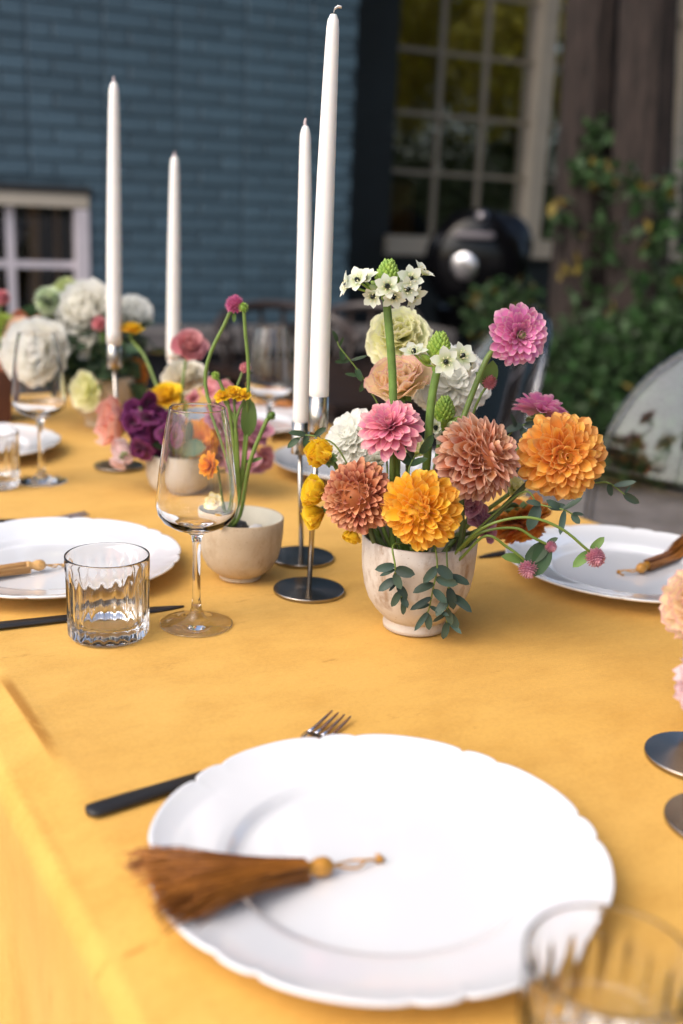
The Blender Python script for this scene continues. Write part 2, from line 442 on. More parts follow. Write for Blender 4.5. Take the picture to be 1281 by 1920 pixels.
tree(tp, .145, 'brown tree trunk just right of the cream window frame, half clad in ivy', M_tree,
     [(c0.x - .6, c0.y, 4.6, .8), (c0.x + .3, c0.y + .5, 5.2, .9), (c0.x - .2, c0.y - .6, 4.9, .8), (c0.x - 1.3, c0.y + .4, 4.9, .7)], 9000, .13, 3)
tp2 = trunk_path(1190, 600, 1218, 0, 5.3); c1 = tp2[-1]
tree(tp2, .154, 'thicker brown tree trunk at the far right, nearest the right picture edge', M_tree,
     [(c1.x + .7, c1.y, 4.4, .9), (c1.x + .1, c1.y - .6, 5.1, .9), (c1.x + 1.5, c1.y + .3, 4.7, .9), (c1.x + .6, c1.y + .8, 5.3, .9)], 9000, .13, 4)
# ivy on the trunks
def ivy(name, label, paths, per, size, seed, yellow=.12, spread=.05):
    t = thing(name, paths[0][0], label, 'ivy')
    rr = np.random.default_rng(seed)
    Vg, Vy, st = [], [], MB()
    for P in paths:
        S = smooth_path(P, 8); st.tube(S, (.006, .003), 5)
        for p in S:
            for _ in range(per):
                (Vy if rr.random() < yellow else Vg).append((p.x + rr.normal() * spread, p.y - abs(rr.normal()) * spread, p.z + rr.normal() * spread, .01))
    st.obj('vine_stem', M_bark, t)
    for L_, mm, k in ((Vg, M_ivy, 0), (Vy, M_ivyY, 1)):
        if L_:
            V, Fc, uv = leaf_cloud(len(L_) * 2, L_, size, seed + k, .6)
            tag(wmesh('leaves' if k == 0 else 'yellow_leaves', V, Fc, mm, t, False, uv), kind='stuff')
    return t
Yi = 4.6
ivy('ivy', 'green ivy strand with yellowing leaves running across both trunks', [
    [at(1085, 300, 5.35), at(1110, 325, 5.30), at(1150, 330, 5.00), at(1190, 355, 4.95), at(1230, 362, 4.90), at(1290, 350, 4.90)],
    [at(1100, 290, 5.35), at(1115, 250, 5.35), at(1125, 230, 5.35)]], 2, .07, 11, .07, .035)
ivy('ivy', 'ivy climbing low on the left trunk beside the window sill', [
    [at(1050, 900, 5.30), at(1075, 700, 5.35), at(1100, 560, 5.35), at(1110, 480, 5.35), at(1085, 420, 5.35)],
    [at(1120, 700, 5.30), at(1140, 560, 5.25), at(1150, 470, 5.20), at(1130, 400, 5.30)],
    [at(1060, 480, 5.40), at(1050, 430, 5.40), at(1055, 390, 5.40)]], 1, .075, 12, .1, .04)
ivy('ivy', 'dense ivy mound hugging the thick right hand trunk', [
    [at(1200, 780, 4.90), at(1210, 640, 4.90), at(1215, 520, 4.90), at(1200, 450, 4.90)],
    [at(1260, 780, 4.80), at(1265, 600, 4.80), at(1250, 470, 4.80), at(1275, 400, 4.80)],
    [at(1300, 700, 4.80), at(1292, 480, 4.80), at(1275, 330, 4.80)]], 2, .075, 13, .03, .075)
def shrub(name, label, blobs, n, size, seed, mm=None, mm2=None, frac=.1, group=None):
    b = blobs[0]
    t = thing(name, (b[0], b[1], 0), label, 'shrub', group)
    st = MB()
    for q in blobs: st.tube(smooth_path([Vector((b[0], b[1], 0)), Vector((q[0] * .6 + b[0] * .4, q[1] * .6 + b[1] * .4, q[2] * .5)), Vector(q[:3])], 4), (.012, .004), 6)
    st.obj('branches', M_bark, t)
    V, Fc, uv = leaf_cloud(n, blobs, size, seed)
    tag(wmesh('foliage', V, Fc, mm or M_ivy, t, False, uv), kind='stuff')
    if mm2:
        V, Fc, uv = leaf_cloud(int(n * frac), blobs, size, seed + 50); tag(wmesh('yellow_leaves', V, Fc, mm2, t, False, uv), kind='stuff')
    return t
def bl(px, py, Y, r): p = at(px, py, Y); return (p.x, p.y, p.z, r)
shrub('shrub', 'leafy green shrub at the foot of the two trunks', [bl(1100, 740, 5.0, .29), bl(1150, 700, 5.0, .3), bl(1090, 660, 5.0, .18), bl(1180, 790, 4.95, .3), bl(1110, 815, 4.95, .26)], 3200, .065, 21, None, M_ivyY, .008)
shrub('shrub', 'taller green shrub behind the clear chair at the right edge', [bl(1260, 700, 4.9, .34), bl(1320, 640, 4.9, .4), bl(1250, 790, 4.85, .32), bl(1340, 760, 4.9, .38), bl(1230, 640, 4.9, .2)], 3800, .065, 22, None, M_ivyY, .005)
shrub('shrub', 'low plant with yellow leaves beside the black kettle barbecue', [bl(905, 575, 5.6, .13), bl(940, 565, 5.6, .12), bl(985, 555, 5.6, .1), bl(960, 620, 5.5, .18)], 420, .06, 23, None, M_ivyY, .1)
for i, (x, y, r) in enumerate(((3.2, 6.6, .8), (4.4, 5.4, .9), (4.9, 3.6, 1.0), (5.2, 1.4, 1.0))):
    shrub('hedge_shrub', ['dark rounded shrub in the bed beyond the trunks', 'dark rounded shrub second along the garden edge', 'dark rounded shrub third along the garden edge', 'dark rounded shrub last along the garden edge'][i],
          [(x, y, .55 * r, r), (x + .5, y + .5, .9 * r, r), (x - .4, y - .3, .5 * r, r * .8)], 6000, .1, 30 + i, M_tree)
# lime trees to the right and behind, seen mirrored in the wing's window
LB = ['yellow green tree standing off to the right of the garden', 'yellow green tree with a tall crown behind the right seats', 'yellow green tree in the row opposite the house']
for i, (x, y) in enumerate(((7.5, 3.2), (8.6, .2), (9.4, -3.2))):
    tree([Vector((x, y, 0)), Vector((x + .1, y, 1.2)), Vector((x, y + .1, 2.6)), Vector((x, y, 4))], .16, LB[i], M_lime,
         [(x, y, 3.6, 1.3), (x - 1, y + .8, 3.1, 1.0), (x + .6, y - 1, 3.2, 1.1), (x - .3, y, 5, 1.2), (x + .8, y + .9, 4.4, 1), (x - .8, y - 1.2, 4.2, .9)], 9000, .16, 40 + i)

tree([Vector((3.3, .6, 0)), Vector((3.35, .65, 1.2)), Vector((3.2, .8, 2.3)), Vector((3.1, .9, 3.6))], .17, 'unseen broad tree added to shade the right side of the table', M_tree,  # out of view, added to block sky light from the right
     [(3.0, 1.2, 3.7, 1.2), (2.2, 2.2, 4.0, 1.0), (3.9, 2.4, 3.6, 1.2), (2.5, .0, 4.2, 1.1), (3.7, -.8, 3.9, 1.2), (1.9, 1.1, 4.6, 1.0), (2.9, 3.2, 4.3, 1.0), (3.2, .8, 5.0, 1.2)], 15000, .16, 48)
def hedge():  # out of view, added to keep the lower window reflections dark
    t = thing('hedge', (7.4, 1.5, 0), 'unseen dark hedge added to darken reflections in the wing window', 'hedge')
    bl_ = [(6.6 + .35 * k * .3 + (k % 2) * .15, 6.2 - k * .62, z, .62) for k in range(18) for z in (.5, 1.2, 1.75)]
    V, Fc, uv = leaf_cloud(26000, bl_, .12, 77); tag(wmesh('foliage', V, Fc, M_tree, t, False, uv), kind='stuff')
    st = MB()
    for k in range(0, 54, 3): st.tube([Vector((bl_[k][0], bl_[k][1], 0)), Vector((bl_[k][0], bl_[k][1], 1.7))], .03, 6)
    st.obj('stems', M_bark, t)
hedge()

# ------------------------------------------------------------------ kettle barbecue
def barbecue():
    c = at(893, 492, 6.0); b = Vector((c.x, c.y, 0))
    M_en = mat('black_enamel', (.004, .004, .005), .14, spec=.28)
    M_al = mat('aluminium', (.75, .73, .75), .25, metal=1)
    M_gr = mat('grey_steel', (.4, .37, .4), .35, metal=1)
    M_hw = mat('handle_grey', (.2, .18, .2), .5)
    t = thing('kettle_barbecue', b, 'black kettle barbecue with its round lid tipped open in front of the window', 'barbecue')
    face = (Vector((-.1, -1, -.04))).normalized()
    R = .275
    lid = MB(); pr = []
    for k in range(15): a = k / 14 * pi / 2; pr.append((max(R * sin(a), .001), .12 * cos(a)))
    pr += [(R + .008, -.004), (R + .004, -.02), (R - .006, -.02)] + [(max((R - .006) * sin(a), .001), .114 * cos(a) - .004) for a in [pi / 2 * (1 - k / 10) for k in range(11)]]
    lid.lathe(pr, c, 48, face); L_ = lid.obj('lid', M_en, t)
    e1 = face.orthogonal(); up = (Zu - face * face.dot(Zu)).normalized(); rt = up.cross(face)
    # damper disc and handle on the dome
    def ondome(x, y):
        q = sqrt(x * x + y * y) / R; return c + rt * x + up * y + face * (.12 * sqrt(1 - q * q))
    p = ondome(-.065, -.015); nrm = (p - (c - face * .2)).normalized()
    MB().lathe([(.001, .016), (.03, .016), (.068, .012), (.075, .006), (.075, 0)], p, 24, nrm).obj('damper', M_al, L_)
    h0, h1 = ondome(-.1, .15), ondome(.06, .15)
    tube('handle', smooth_path([h0, h0 + face * .05, h1 + face * .05, h1], 6), .018, M_hw, L_)
    q = ondome(.01, .245); MB().lathe([(.001, .03), (.03, .02), (.035, 0)], q, 16, face).obj('clip', M_gr, L_)
    # bowl below and behind
    bc_ = Vector((c.x + .08, c.y + .3, c.z - .27)); bw = MB()
    pr = [(max(.28 * sin(a), .001), -.2 * cos(a)) for a in [k / 12 * pi / 2 for k in range(13)]] + [(.288, .004), (.276, .006)] + [(max(.272 * sin(a), .001), -.19 * cos(a)) for a in [pi / 2 * (1 - k / 8) for k in range(9)]]
    bw.lathe(pr, bc_, 40); bw.obj('bowl', M_en, t)
    for k in range(3):
        a = radians(30 + 120 * k + 60); d = Vector((cos(a), sin(a), 0))
        tube('leg', [bc_ + d * .16 + Zu * -.16, Vector((bc_.x, bc_.y, 0)) + d * .32], .013, M_gr, t)
    MB().lathe([(.001, 0), (.16, .0), (.17, .03), (.165, .03), (.15, .008), (.001, .008)], bc_ - Zu * .34, 28).obj('ash_tray', M_al, t)
    tube('hinge_arm', smooth_path([bc_ + Vector((-.05, -.25, .02)), c - face * .02 - up * .2], 3), .012, M_gr, t)
    # second lid edge behind: wind shield
    sh = MB(); pr = [(.001, .08), (.1, .072), (.17, .036), (.19, 0), (.18, -.01), (.001, .05)]
    sh.lathe(pr, at(945, 462, 6.35), 36, Vector((.35, -.9, -.05))); sh.obj('lid_holder', M_en, t)
barbecue()

# ------------------------------------------------------------------ dark wooden armchairs behind the table
M_dw = mat('dark_wood', (.028, .014, .009), .4, c2=(.012, .006, .005), scale=6, stretch=(2, 2, 9))
M_rail = mat('highlit_rail', (.055, .042, .04), .3, var=.3)  # highlight on the rail, put in as a paler colour than the wood
def armchair(loc, rot, label):
    t = thing('wooden_armchair', loc, label, 'chair', 'dark wooden chairs behind the table')
    Mx = Matrix.Translation(loc) @ Matrix.Rotation(rot, 4, 'Z')
    W_ = lambda x, y, z: Mx @ Vector((x, y, z))
    seat = MB()
    bx = MB(); bx.box(W_(0, 0, .44), Mx.to_3x3() @ Vector((.24, 0, 0)), Mx.to_3x3() @ Vector((0, .23, 0)), Zu * .018); bx.obj('seat', M_dw, t, False)
    for x in (-.22, .22):
        tube('leg', [W_(x, -.2, 0), W_(x, -.2, .42)], .018, M_dw, t); tube('leg', [W_(x, .2, 0), W_(x, .2, .42)], .018, M_dw, t)
    arc = [W_(.28 * cos(a), .26 * sin(a) - .04 + .02, .70 + .1 * max(sin(a), 0)) for a in [radians(d) for d in range(-20, 201, 20)]]
    tube('top_rail', smooth_path(arc, 4), .022, M_rail, t)
    for d in range(0, 181, 20):
        a = radians(d)
        tube('spindle', [W_(.22 * cos(a), .2 * sin(a), .458), W_(.28 * cos(a), .26 * sin(a) - .02, .69 + .1 * sin(a))], .01, M_dw, t)
    return t
q = at(540, 620, 4.3); armchair(Vector((q.x, q.y, 0)), radians(20), 'dark wooden armchair with curved rail behind the pair of candles')
q = at(665, 612, 4.5); armchair(Vector((q.x, q.y, 0)), radians(-30), 'dark wooden armchair seen just right of the tall candle')
def dark_table():
    c = at(650, 690, 4.05); c.z = 0
    t = thing('garden_table', c, 'low dark wooden garden table behind the white and peach flowers', 'table')
    for i in range(5):
        MB().box(c + NX * (-.28 + i * .14) * 1.0 + Zu * .56, NX * .066, AX * .5, Zu * .014).obj('plank', M_dw, t, False)
    for i in (-1, 1):
        for j in (-1, 1): tube('leg', [c + NX * .28 * i + AX * .42 * j, c + NX * .28 * i + AX * .42 * j + Zu * .545], .025, M_dw, t)
dark_table()

# ------------------------------------------------------------------ clear chairs
M_ghost = thin_glass('clear_plastic', 1.5, (.93, .94, .97), .02, 2.6)
def ghost_chair(loc, face_dir, label):
    t = thing('clear_chair', loc, label, 'chair', 'clear plastic chairs along the right side')
    f = Vector(face_dir).normalized(); s = Zu.cross(f)
    W_ = lambda x, y, z: Vector(loc) + s * x + f * y + Zu * z
    # oval back, curved and leaning
    nu, nv = 20, 22; V, Fc = [], []
    for side in (0, 1):
        for j in range(nv + 1):
            v = j / nv
            for i in range(nu + 1):
                u = -1 + 2 * i / nu
                zz = .47 + .53 * v
                prof = (1 - max(0, (v - .45) / .55) ** 2.4) ** .5 * (.9 + .1 * min(v / .4, 1))
                x = u * .235 * prof
                y = -.2 - .1 * v + .05 * (u * prof) ** 2 - side * .007
                V.append(W_(x, y, zz))
    n1 = (nu + 1) * (nv + 1)
    for sd_ in (0, 1):
        for j in range(nv):
            for i in range(nu):
                a = sd_ * n1 + j * (nu + 1) + i; q_ = (a, a + 1, a + nu + 2, a + nu + 1)
                Fc.append(q_ if sd_ == 0 else q_[::-1])
    wmesh('backrest', V, Fc, M_ghost, t)
    edge = [Vector(V[j * (nu + 1)]) for j in range(nv + 1)] + [Vector(V[j * (nu + 1) + nu]) for j in range(nv - 1, -1, -1)]
    tube('back_rim', edge, .008, M_ghost, t)
    st = MB(); pr = []
    sv_ = []
    for z in (.455, .475):
        for k in range(28):
            a = 2 * pi * k / 28; sv_.append(W_(.25 * np.sign(cos(a)) * abs(cos(a)) ** .6, .24 * np.sign(sin(a)) * abs(sin(a)) ** .6, z))
    Fs = [tuple(range(27, -1, -1)), tuple(range(28, 56))] + [(k, (k + 1) % 28, 28 + (k + 1) % 28, 28 + k) for k in range(28)]
    wmesh('seat', sv_, Fs, M_ghost, t, False)
    for x in (-1, 1):
        tube('leg', [W_(.2 * x, .2, 0), W_(.215 * x, .21, .453)], (.012, .022), M_ghost, t)
        tube('leg', [W_(.2 * x, -.25, 0), W_(.2 * x, -.19, .453)], (.012, .022), M_ghost, t)
g1 = Vector((.635, 1.80, 0)) - NX * .235
ghost_chair(g1, -NX, 'clear plastic chair with rounded back at the right edge of the picture')
g2 = Vector((.338, 2.3, 0)); fd = Vector((cos(radians(192)), sin(radians(192)), 0))
ghost_chair(g2 + fd * .24, fd, 'clear plastic chair standing behind the tall pink dahlia')

# ------------------------------------------------------------------ dining table and cloth
N_L, N_R, T0, T1 = .166, 1.13, -.75, 2.4
def tpt(n, t, z=0): return NX * n + AX * t + Vector((0, 0, TZ + z))
def dining_table():
    M_o = mat('table_wood', (.25, .15, .08), .5, var=.4)
    t = thing('dining_table', tpt(.65, .8, -TZ), 'long dining table under the yellow cloth', 'table')
    MB().box(tpt((N_L + N_R) / 2, (T0 + T1) / 2, -.035), NX * ((N_R - N_L) / 2 - .02), AX * ((T1 - T0) / 2 - .02), Zu * .014).obj('table_top', M_o, t, False)
    for n in (N_L + .1, N_R - .1):
        for s in (T0 + .15, T1 - .15):
            tube('leg', [tpt(n, s, -TZ), tpt(n, s, -.05)], .035, M_o, t)
dining_table()
def cloth_mat():
    m, t, b, N, L = new_mat('ochre_suede_cloth')
    tc = N.new('ShaderNodeTexCoord')
    rot = N.new('ShaderNodeMapping'); rot.inputs['Rotation'].default_value = (0, 0, -atan2(NX.y, NX.x)); L.new(tc.outputs['Object'], rot.inputs[0])
    def noise(scale, st, det=6, ro=.6):
        mp = N.new('ShaderNodeMapping'); mp.inputs['Scale'].default_value = st; L.new(rot.outputs[0], mp.inputs[0])
        n = N.new('ShaderNodeTexNoise'); n.inputs['Scale'].default_value = scale; n.inputs['Detail'].default_value = det; n.inputs['Roughness'].default_value = ro
        L.new(mp.outputs[0], n.inputs['Vector']); return n.outputs[0]
    def ramp(x, p0, c0, p1, c1):
        r = N.new('ShaderNodeValToRGB'); L.new(x, r.inputs[0]); e = r.color_ramp.elements
        e[0].position = p0; e[0].color = (*c0, 1); e[1].position = p1; e[1].color = (*c1, 1); return r.outputs[0]
    def mix(f, a, c, mode='MULTIPLY'):
        x = N.new('ShaderNodeMix'); x.data_type = 'RGBA'; x.blend_type = mode
        if hasattr(f, 'links'): L.new(f, x.inputs[0])
        else: x.inputs[0].default_value = f
        L.new(a, x.inputs[6]); L.new(c, x.inputs[7]); return x.outputs[2]
    c = ramp(noise(2.5, (.8, 1, 1)), .3, (.66, .365, .074), .7, (.745, .435, .108))
    c = mix(.45, c, ramp(noise(9, (1.2, 2.0, 1.2), 8, .68), .34, (.74, .66, .5), .58, (1, 1, 1)))       # brushed nap, running across the table
    c = mix(.8, c, ramp(noise(7, (1, 3.4, 1.5), 10, .76), .30, (.55, .42, .25), .385, (1, 1, 1)))       # darker rubbed streaks
    c = mix(.35, c, ramp(noise(260, (1, 1, 1), 3), .3, (.8, .76, .7), .6, (1, 1, 1)))
    # nap rubbed dark along the crease near one place setting
    sp = N.new('ShaderNodeSeparateXYZ'); L.new(rot.outputs[0], sp.inputs[0])
    def mr(x, a, bb, lo=0, hi=1):
        q = N.new('ShaderNodeMapRange'); q.interpolation_type = 'SMOOTHSTEP'; L.new(x, q.inputs[0])
        for k_, v_ in zip((1, 2, 3, 4), (a, bb, lo, hi)): q.inputs[k_].default_value = v_
        return q.outputs[0]
    def mul(a_, b_):
        q = N.new('ShaderNodeMath'); q.operation = 'MULTIPLY'; L.new(a_, q.inputs[0]); L.new(b_, q.inputs[1]); return q.outputs[0]
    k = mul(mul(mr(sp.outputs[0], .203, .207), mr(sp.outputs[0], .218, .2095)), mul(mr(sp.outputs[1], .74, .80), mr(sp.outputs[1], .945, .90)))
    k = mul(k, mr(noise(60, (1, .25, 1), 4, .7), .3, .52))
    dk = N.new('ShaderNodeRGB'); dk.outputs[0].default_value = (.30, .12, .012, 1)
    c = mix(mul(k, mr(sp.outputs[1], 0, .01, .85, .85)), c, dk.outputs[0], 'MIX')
    L.new(c, b.inputs['Base Color']); b.inputs['Roughness'].default_value = .85; b.inputs['Specular IOR Level'].default_value = .25
    b.inputs['Sheen Weight'].default_value = .2; b.inputs['Sheen Roughness'].default_value = .4; b.inputs['Sheen Tint'].default_value = (1, .8, .5, 1)
    a = N.new('ShaderNodeMath'); a.operation = 'ADD'; a2 = N.new('ShaderNodeMath'); a2.operation = 'MULTIPLY'; a2.inputs[1].default_value = .35
    L.new(noise(900, (1, 1, 1), 2), a2.inputs[0]); L.new(a2.outputs[0], a.inputs[0]); L.new(noise(40, (.7, 2.4, 1), 5), a.inputs[1])
    bp = N.new('ShaderNodeBump'); bp.inputs['Strength'].default_value = .35; bp.inputs['Distance'].default_value = .0025
    L.new(a.outputs[0], bp.inputs['Height']); L.new(bp.outputs[0], b.inputs['Normal'])
    return m
def tablecloth():
    # profile across the table: drape, rounded edge, sunk border, top, and the same on the far side
    R = .024; DROP = .42
    pf = []
    for k in range(14): pf.append((N_L - .004, -DROP + (DROP - R - .004) * k / 13, 1 - k / 13))
    for k in range(1, 9): a = pi / 2 * k / 8; pf.append((N_L - .004 + R - R * cos(a), -.004 - R + R * sin(a), 0))
    for n in np.linspace(N_L + R + .004, N_R - R, 150)[1:]:
        pf.append((n, 0, 0))
    for k in range(1, 9): a = pi / 2 * k / 8; pf.append((N_R - R + R * sin(a), -R + R * cos(a), 0))
    for k in range(1, 8): pf.append((N_R, -R - (DROP - R) * k / 7, k / 7))
    ts = np.linspace(T0, T1, 330); V = []; Q = len(pf)
    for t in ts:
        for (n, z, dr) in pf:
            dz = 0; dn = 0
            if dr == 0 and z > -.006:
                # the crease left by the table's inner edge
                x = n - (.209 + .0025 * sin(t * 5 + 1))
                dz += -.0026 / (1 + exp(min(50, x / (.0022 + .006 * (1 - exp(-((t - .82) / .2) ** 2))))))
                dz += .0016 * exp(-((x - .004) / .006) ** 2) * exp(-((t - .84) / .12) ** 2)
                dz += .0007 * sin(t * 9 + n * 4) * sin(n * 13 + 1.3 * sin(t * 4)) + .0004 * sin(23 * t + 9 * n)
                # soft cross folds
                for (tt, am, wd, sl) in ((.56, .0011, .012, .10), (1.06, .0012, .015, -.05), (1.36, .0013, .015, .06), (.33, .001, .012, .03)):
                    dz += am * exp(-((t - tt - sl * (n - .5)) / wd) ** 2)
            if dr > 0:
                dn = (.012 * sin(t * 17) + .007 * sin(t * 31 + 2)) * dr ** 1.3 * (-1 if n < .5 else 1) - .012 * dr * (1 if n < .5 else -1)
            V.append(tpt(n + dn, t, z + dz))
    Fc = []
    for j in range(len(ts) - 1):
        for i in range(Q - 1): a = j * Q + i; Fc.append((a, a + Q, a + Q + 1, a + 1))
    # far end drop
    e0 = (len(ts) - 1) * Q; nn = len(V)
    for k in (1, 2, 3):
        for i in range(14, Q - 7): p = V[e0 + i]; V.append(p + AX * (.01 if k == 1 else .014) - Zu * (.008, .05, .4)[k - 1])
    qw = Q - 21
    for i in range(qw - 1):
        Fc.append((e0 + 14 + i, nn + i, nn + i + 1, e0 + 15 + i))
        for k in range(2): Fc.append((nn + k * qw + i, nn + (k + 1) * qw + i, nn + (k + 1) * qw + i + 1, nn + k * qw + i + 1))
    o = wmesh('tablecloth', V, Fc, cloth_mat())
    tag(o, 'ochre yellow suede tablecloth covering the long table', 'tablecloth')
tablecloth()

# ------------------------------------------------------------------ plates
M_china = mat('white_china', (.79, .79, .80), .12, coat=1)
def plate_mesh():
    prof = [(.001, .0065), (.05, .0062), (.088, .0062), (.0925, .0066), (.0955, .0085), (.099, .0122), (.102, .0134), (.108, .0142), (.13, .0180), (.1455, .0212), (.1492, .0229), (.1515, .0236), (.1525, .0228), (.1522, .0212), (.148, .0188), (.125, .0142),
            (.103, .0095), (.092, .0045), (.0885, .0016), (.0865, .0), (.0845, .0), (.083, .002), (.001, .002)]
    # large lobes with a short one between, each meeting in a cusp
    lob = []; a = 0
    while a < 2 * pi - 1e-3: lob += [(a, a + radians(33.5)), (a + radians(33.5), a + radians(45))]; a += radians(45)
    def dent(th):
        for a0, a1 in lob:
            if a0 <= th <= a1 + 1e-9:
                u = (2 * th - a0 - a1) / (a1 - a0); big = (a1 - a0) > .4
                return (1 - sqrt(max(0, 1 - abs(u) ** (3.2 if big else 2.2)))) * .0042 + (0 if big else .0006)
        return 0
    seg = 288; V, Fc = [], []
    D = [dent(2 * pi * k / seg) for k in range(seg)]
    for (r, z) in prof:
        f = min(1, max(0, (r - .112) / .036)) ** 1.3
        for k in range(seg):
            th = 2 * pi * k / seg; rr = r - D[k] * f; V.append((rr * cos(th), rr * sin(th), z - D[k] * f * .25))
    n = len(prof)
    for i in range(n - 1):
        for k in range(seg):
            k2 = (k + 1) % seg; Fc.append((i * seg + k, (i + 1) * seg + k, (i + 1) * seg + k2, i * seg + k2)[::-1])
    return mesh('plate', V, Fc)
PM = plate_mesh(); PM.materials.append(M_china)
def plate(P, rot, label):
    o = link('plate', PM, None, None, Matrix.Translation(P) @ Matrix.Rotation(rot, 4, 'Z'))
    return tag(o, label, 'plate', 'scalloped white dinner plates')
Z0 = TZ + .0008
plate((.0337, .6219, Z0), .3, 'large white scalloped plate at the front with a brown tassel across its rim')
plate((-.3406, 1.1969, Z0), .1, 'white scalloped plate at the left, behind the cut glass tumbler')
plate((.36, 1.2699, Z0), .5, 'white scalloped plate at the right, under the drooping pink buds')
fp3 = tpt(.355, 1.72) ; plate((-.645, 1.795, Z0), 0, 'white plate cut by the left edge, behind the far wine glass')
plate((.03, 1.775, Z0), .2, 'white plate mostly hidden behind the two near candles and flowers')
plate((-.20, 2.12, Z0), .4, 'farthest white plate, with an orange tassel, behind the far right wine glass')

# ------------------------------------------------------------------ tassels
def tassel(neck, tail, tip, mat_f, mat_k, label, n=420, spread=.055, seed=1, zf=None, thick=.007, zknot=.008):
    """neck: knot centre; tail: middle of the fringe's end; tip: end of the hanging cord"""
    r = np.random.default_rng(seed)
    neck, tail, tip = Vector(neck), Vector(tail), Vector(tip)
    t = thing('tassel', neck, label, 'tassel', 'silk tassels laid on the plates')
    d = (tail - neck); L_ = d.length; d.normalize(); side = Zu.cross(d).normalized()
    fr = MB()
    nc = max(14, n // 14); cl = [(r.uniform(-1, 1), r.uniform(0, 1), r.uniform(.84, 1.07), r.normal() * .005, r.uniform(0, 1)) for _ in range(nc)]
    for i in range(n):
        uc, hc, lc, wc, tc_ = cl[i % nc]
        z0_ = (zf(neck) if zf else neck.z); z1_ = (zf(tail) if zf else neck.z)
        u = max(-1, min(1, uc + r.normal() * .07)); h = min(1, max(0, hc + r.normal() * .15)); ln = L_ * lc * r.uniform(.93, 1.04)
        if r.random() < .05: u *= 1.18; h = 1.1
        P = []
        wig = wc + r.normal() * .0022; out = np.sign(u) * abs(u) ** .9 * spread; w2 = r.normal() * .0012; ph = r.uniform(0, 6)
        for k in range(9):
            q = k / 8
            x = neck + d * (.004 + (ln - .004) * q)
            lat = side * (u * .0058 * (1 - q) + out * q ** 1.22 + wig * q * q + w2 * sin(5 * q + ph))
            hz = (.0055 + .006 * sqrt(max(0, 1 - u * u))) * (1 - q * .45) * h + .001
            p = x + lat
            base = max(zf(p) if zf else neck.z, z0_ + (z1_ - z0_) * min(1, q * 1.02) ** .9) if q < .93 else min(max(zf(p) if zf else neck.z, z1_ - .004), z1_)
            P.append(Vector((p.x, p.y, base + hz + .001)))
        b = .00042
        w1 = side * b; V = []
        for p in P: V += [p - w1, p + w1, p + Zu * b * 1.5]
        Fc = []
        for k in range(8):
            for e in range(3): e2 = (e + 1) % 3; Fc.append((k * 3 + e, k * 3 + e2, k * 3 + 3 + e2, k * 3 + 3 + e))
        fr.add(V, Fc, [(tc_, .5)] * len(V))
    tag(fr.obj('fringe', mat_f, t), kind='stuff')
    kd = -d; kn = MB()
    zc = (zf(neck) if zf else neck.z) + zknot
    c = Vector((neck.x, neck.y, zc))
    kn.lathe([(.001, -.010), (.0054, -.008), (.0056, -.005), (.0042, -.0015), (.0046, .0005), (.0062, .004), (.0066, .008), (.0056, .012), (.0032, .0145), (.0008, .0155)], c, 20, kd)
    kn.obj('knot', mat_k, t)
    c2 = c + kd * .0145; e = Vector((tip.x, tip.y, (zf(tip) if zf else tip.z) + .0025))
    m1 = c2.lerp(e, .45)
    cp = MB()
    for s in (-1, 1): cp.tube(smooth_path([c2, m1 + side * s * .0045 - Zu * (.001), c2.lerp(e, .72) + Zu * .001, e], 6), .0009, 6)
    cp.tube(smooth_path([e, e + (-side * .006 + kd * .004) - Zu * .0012, e + (-side * .009 + kd * .002) - Zu * .0018], 4), .0009, 6)
    cp.add(*(lambda q: (q.V, q.F))(MB().lathe([(.0004, -.004), (.0022, -.002), (.0024, .001), (.0006, .004)], e, 10, kd)))
    cp.obj('cord', mat_k, t)
    return t
def fringe_mat(name, c1, c2):
    m, t, b, N, L = new_mat(name)
    ge = N.new('ShaderNodeNewGeometry'); r = N.new('ShaderNodeValToRGB')
    uv = N.new('ShaderNodeUVMap'); sx = N.new('ShaderNodeSeparateXYZ'); L.new(uv.outputs[0], sx.inputs[0])
    av = N.new('ShaderNodeMix'); av.inputs[0].default_value = .4; L.new(sx.outputs[0], av.inputs[2]); L.new(ge.outputs['Random Per Island'], av.inputs[3]); L.new(av.outputs[0], r.inputs[0])
    r.color_ramp.elements[0].color = (*c1, 1); r.color_ramp.elements[1].color = (*c2, 1); L.new(r.outputs[0], b.inputs['Base Color'])
    b.inputs['Roughness'].default_value = .3; b.inputs['Specular IOR Level'].default_value = .7; return m
M_fr = fringe_mat('brown_silk', (.09, .022, .002), (.58, .22, .036)); M_kn = mat('gold_silk', (.55, .25, .035), .4, var=.3, scale=300)
M_fr2 = fringe_mat('tan_silk', (.5, .25, .08), (.68, .4, .16)); M_kn2 = mat('tan_knot', (.68, .38, .13), .4, var=.2, scale=300)
def plate_h(c):
    R_ = [.0, .0925, .0955, .099, .102, .13, .1455, .1515, .153, .18]; H = [.0068, .007, .009, .0128, .0142, .0186, .0218, .0245, .024, .006]
    return lambda p: Z0 + float(np.interp((Vector((p.x, p.y)) - Vector(c)).length, R_, H))
zf = plate_h((.0337, .6219))
tassel(on(585, 1637, .012), on(292, 1672, .026), on(712, 1612, .01), M_fr, M_kn, 'brown silk tassel with gold knot spread over the front plate', 900, .038, 1, zf)
zf = plate_h((-.3406, 1.1969))
tassel(on(62, 1066, .013), on(-190, 1080, .026), on(120, 1060, .01), M_fr2, M_kn2, 'tan silk tassel on the left plate, fringe out of the frame', 260, .02, 2, zf, zknot=.009)
zf = plate_h((.36, 1.2699))
tassel(on(1208, 1066, .013), on(1345, 1000, .02), on(1160, 1072, .01), M_fr, M_kn, 'brown silk tassel lying on the right plate', 300, .02, 3, zf)
zf = plate_h((-.20, 2.12))
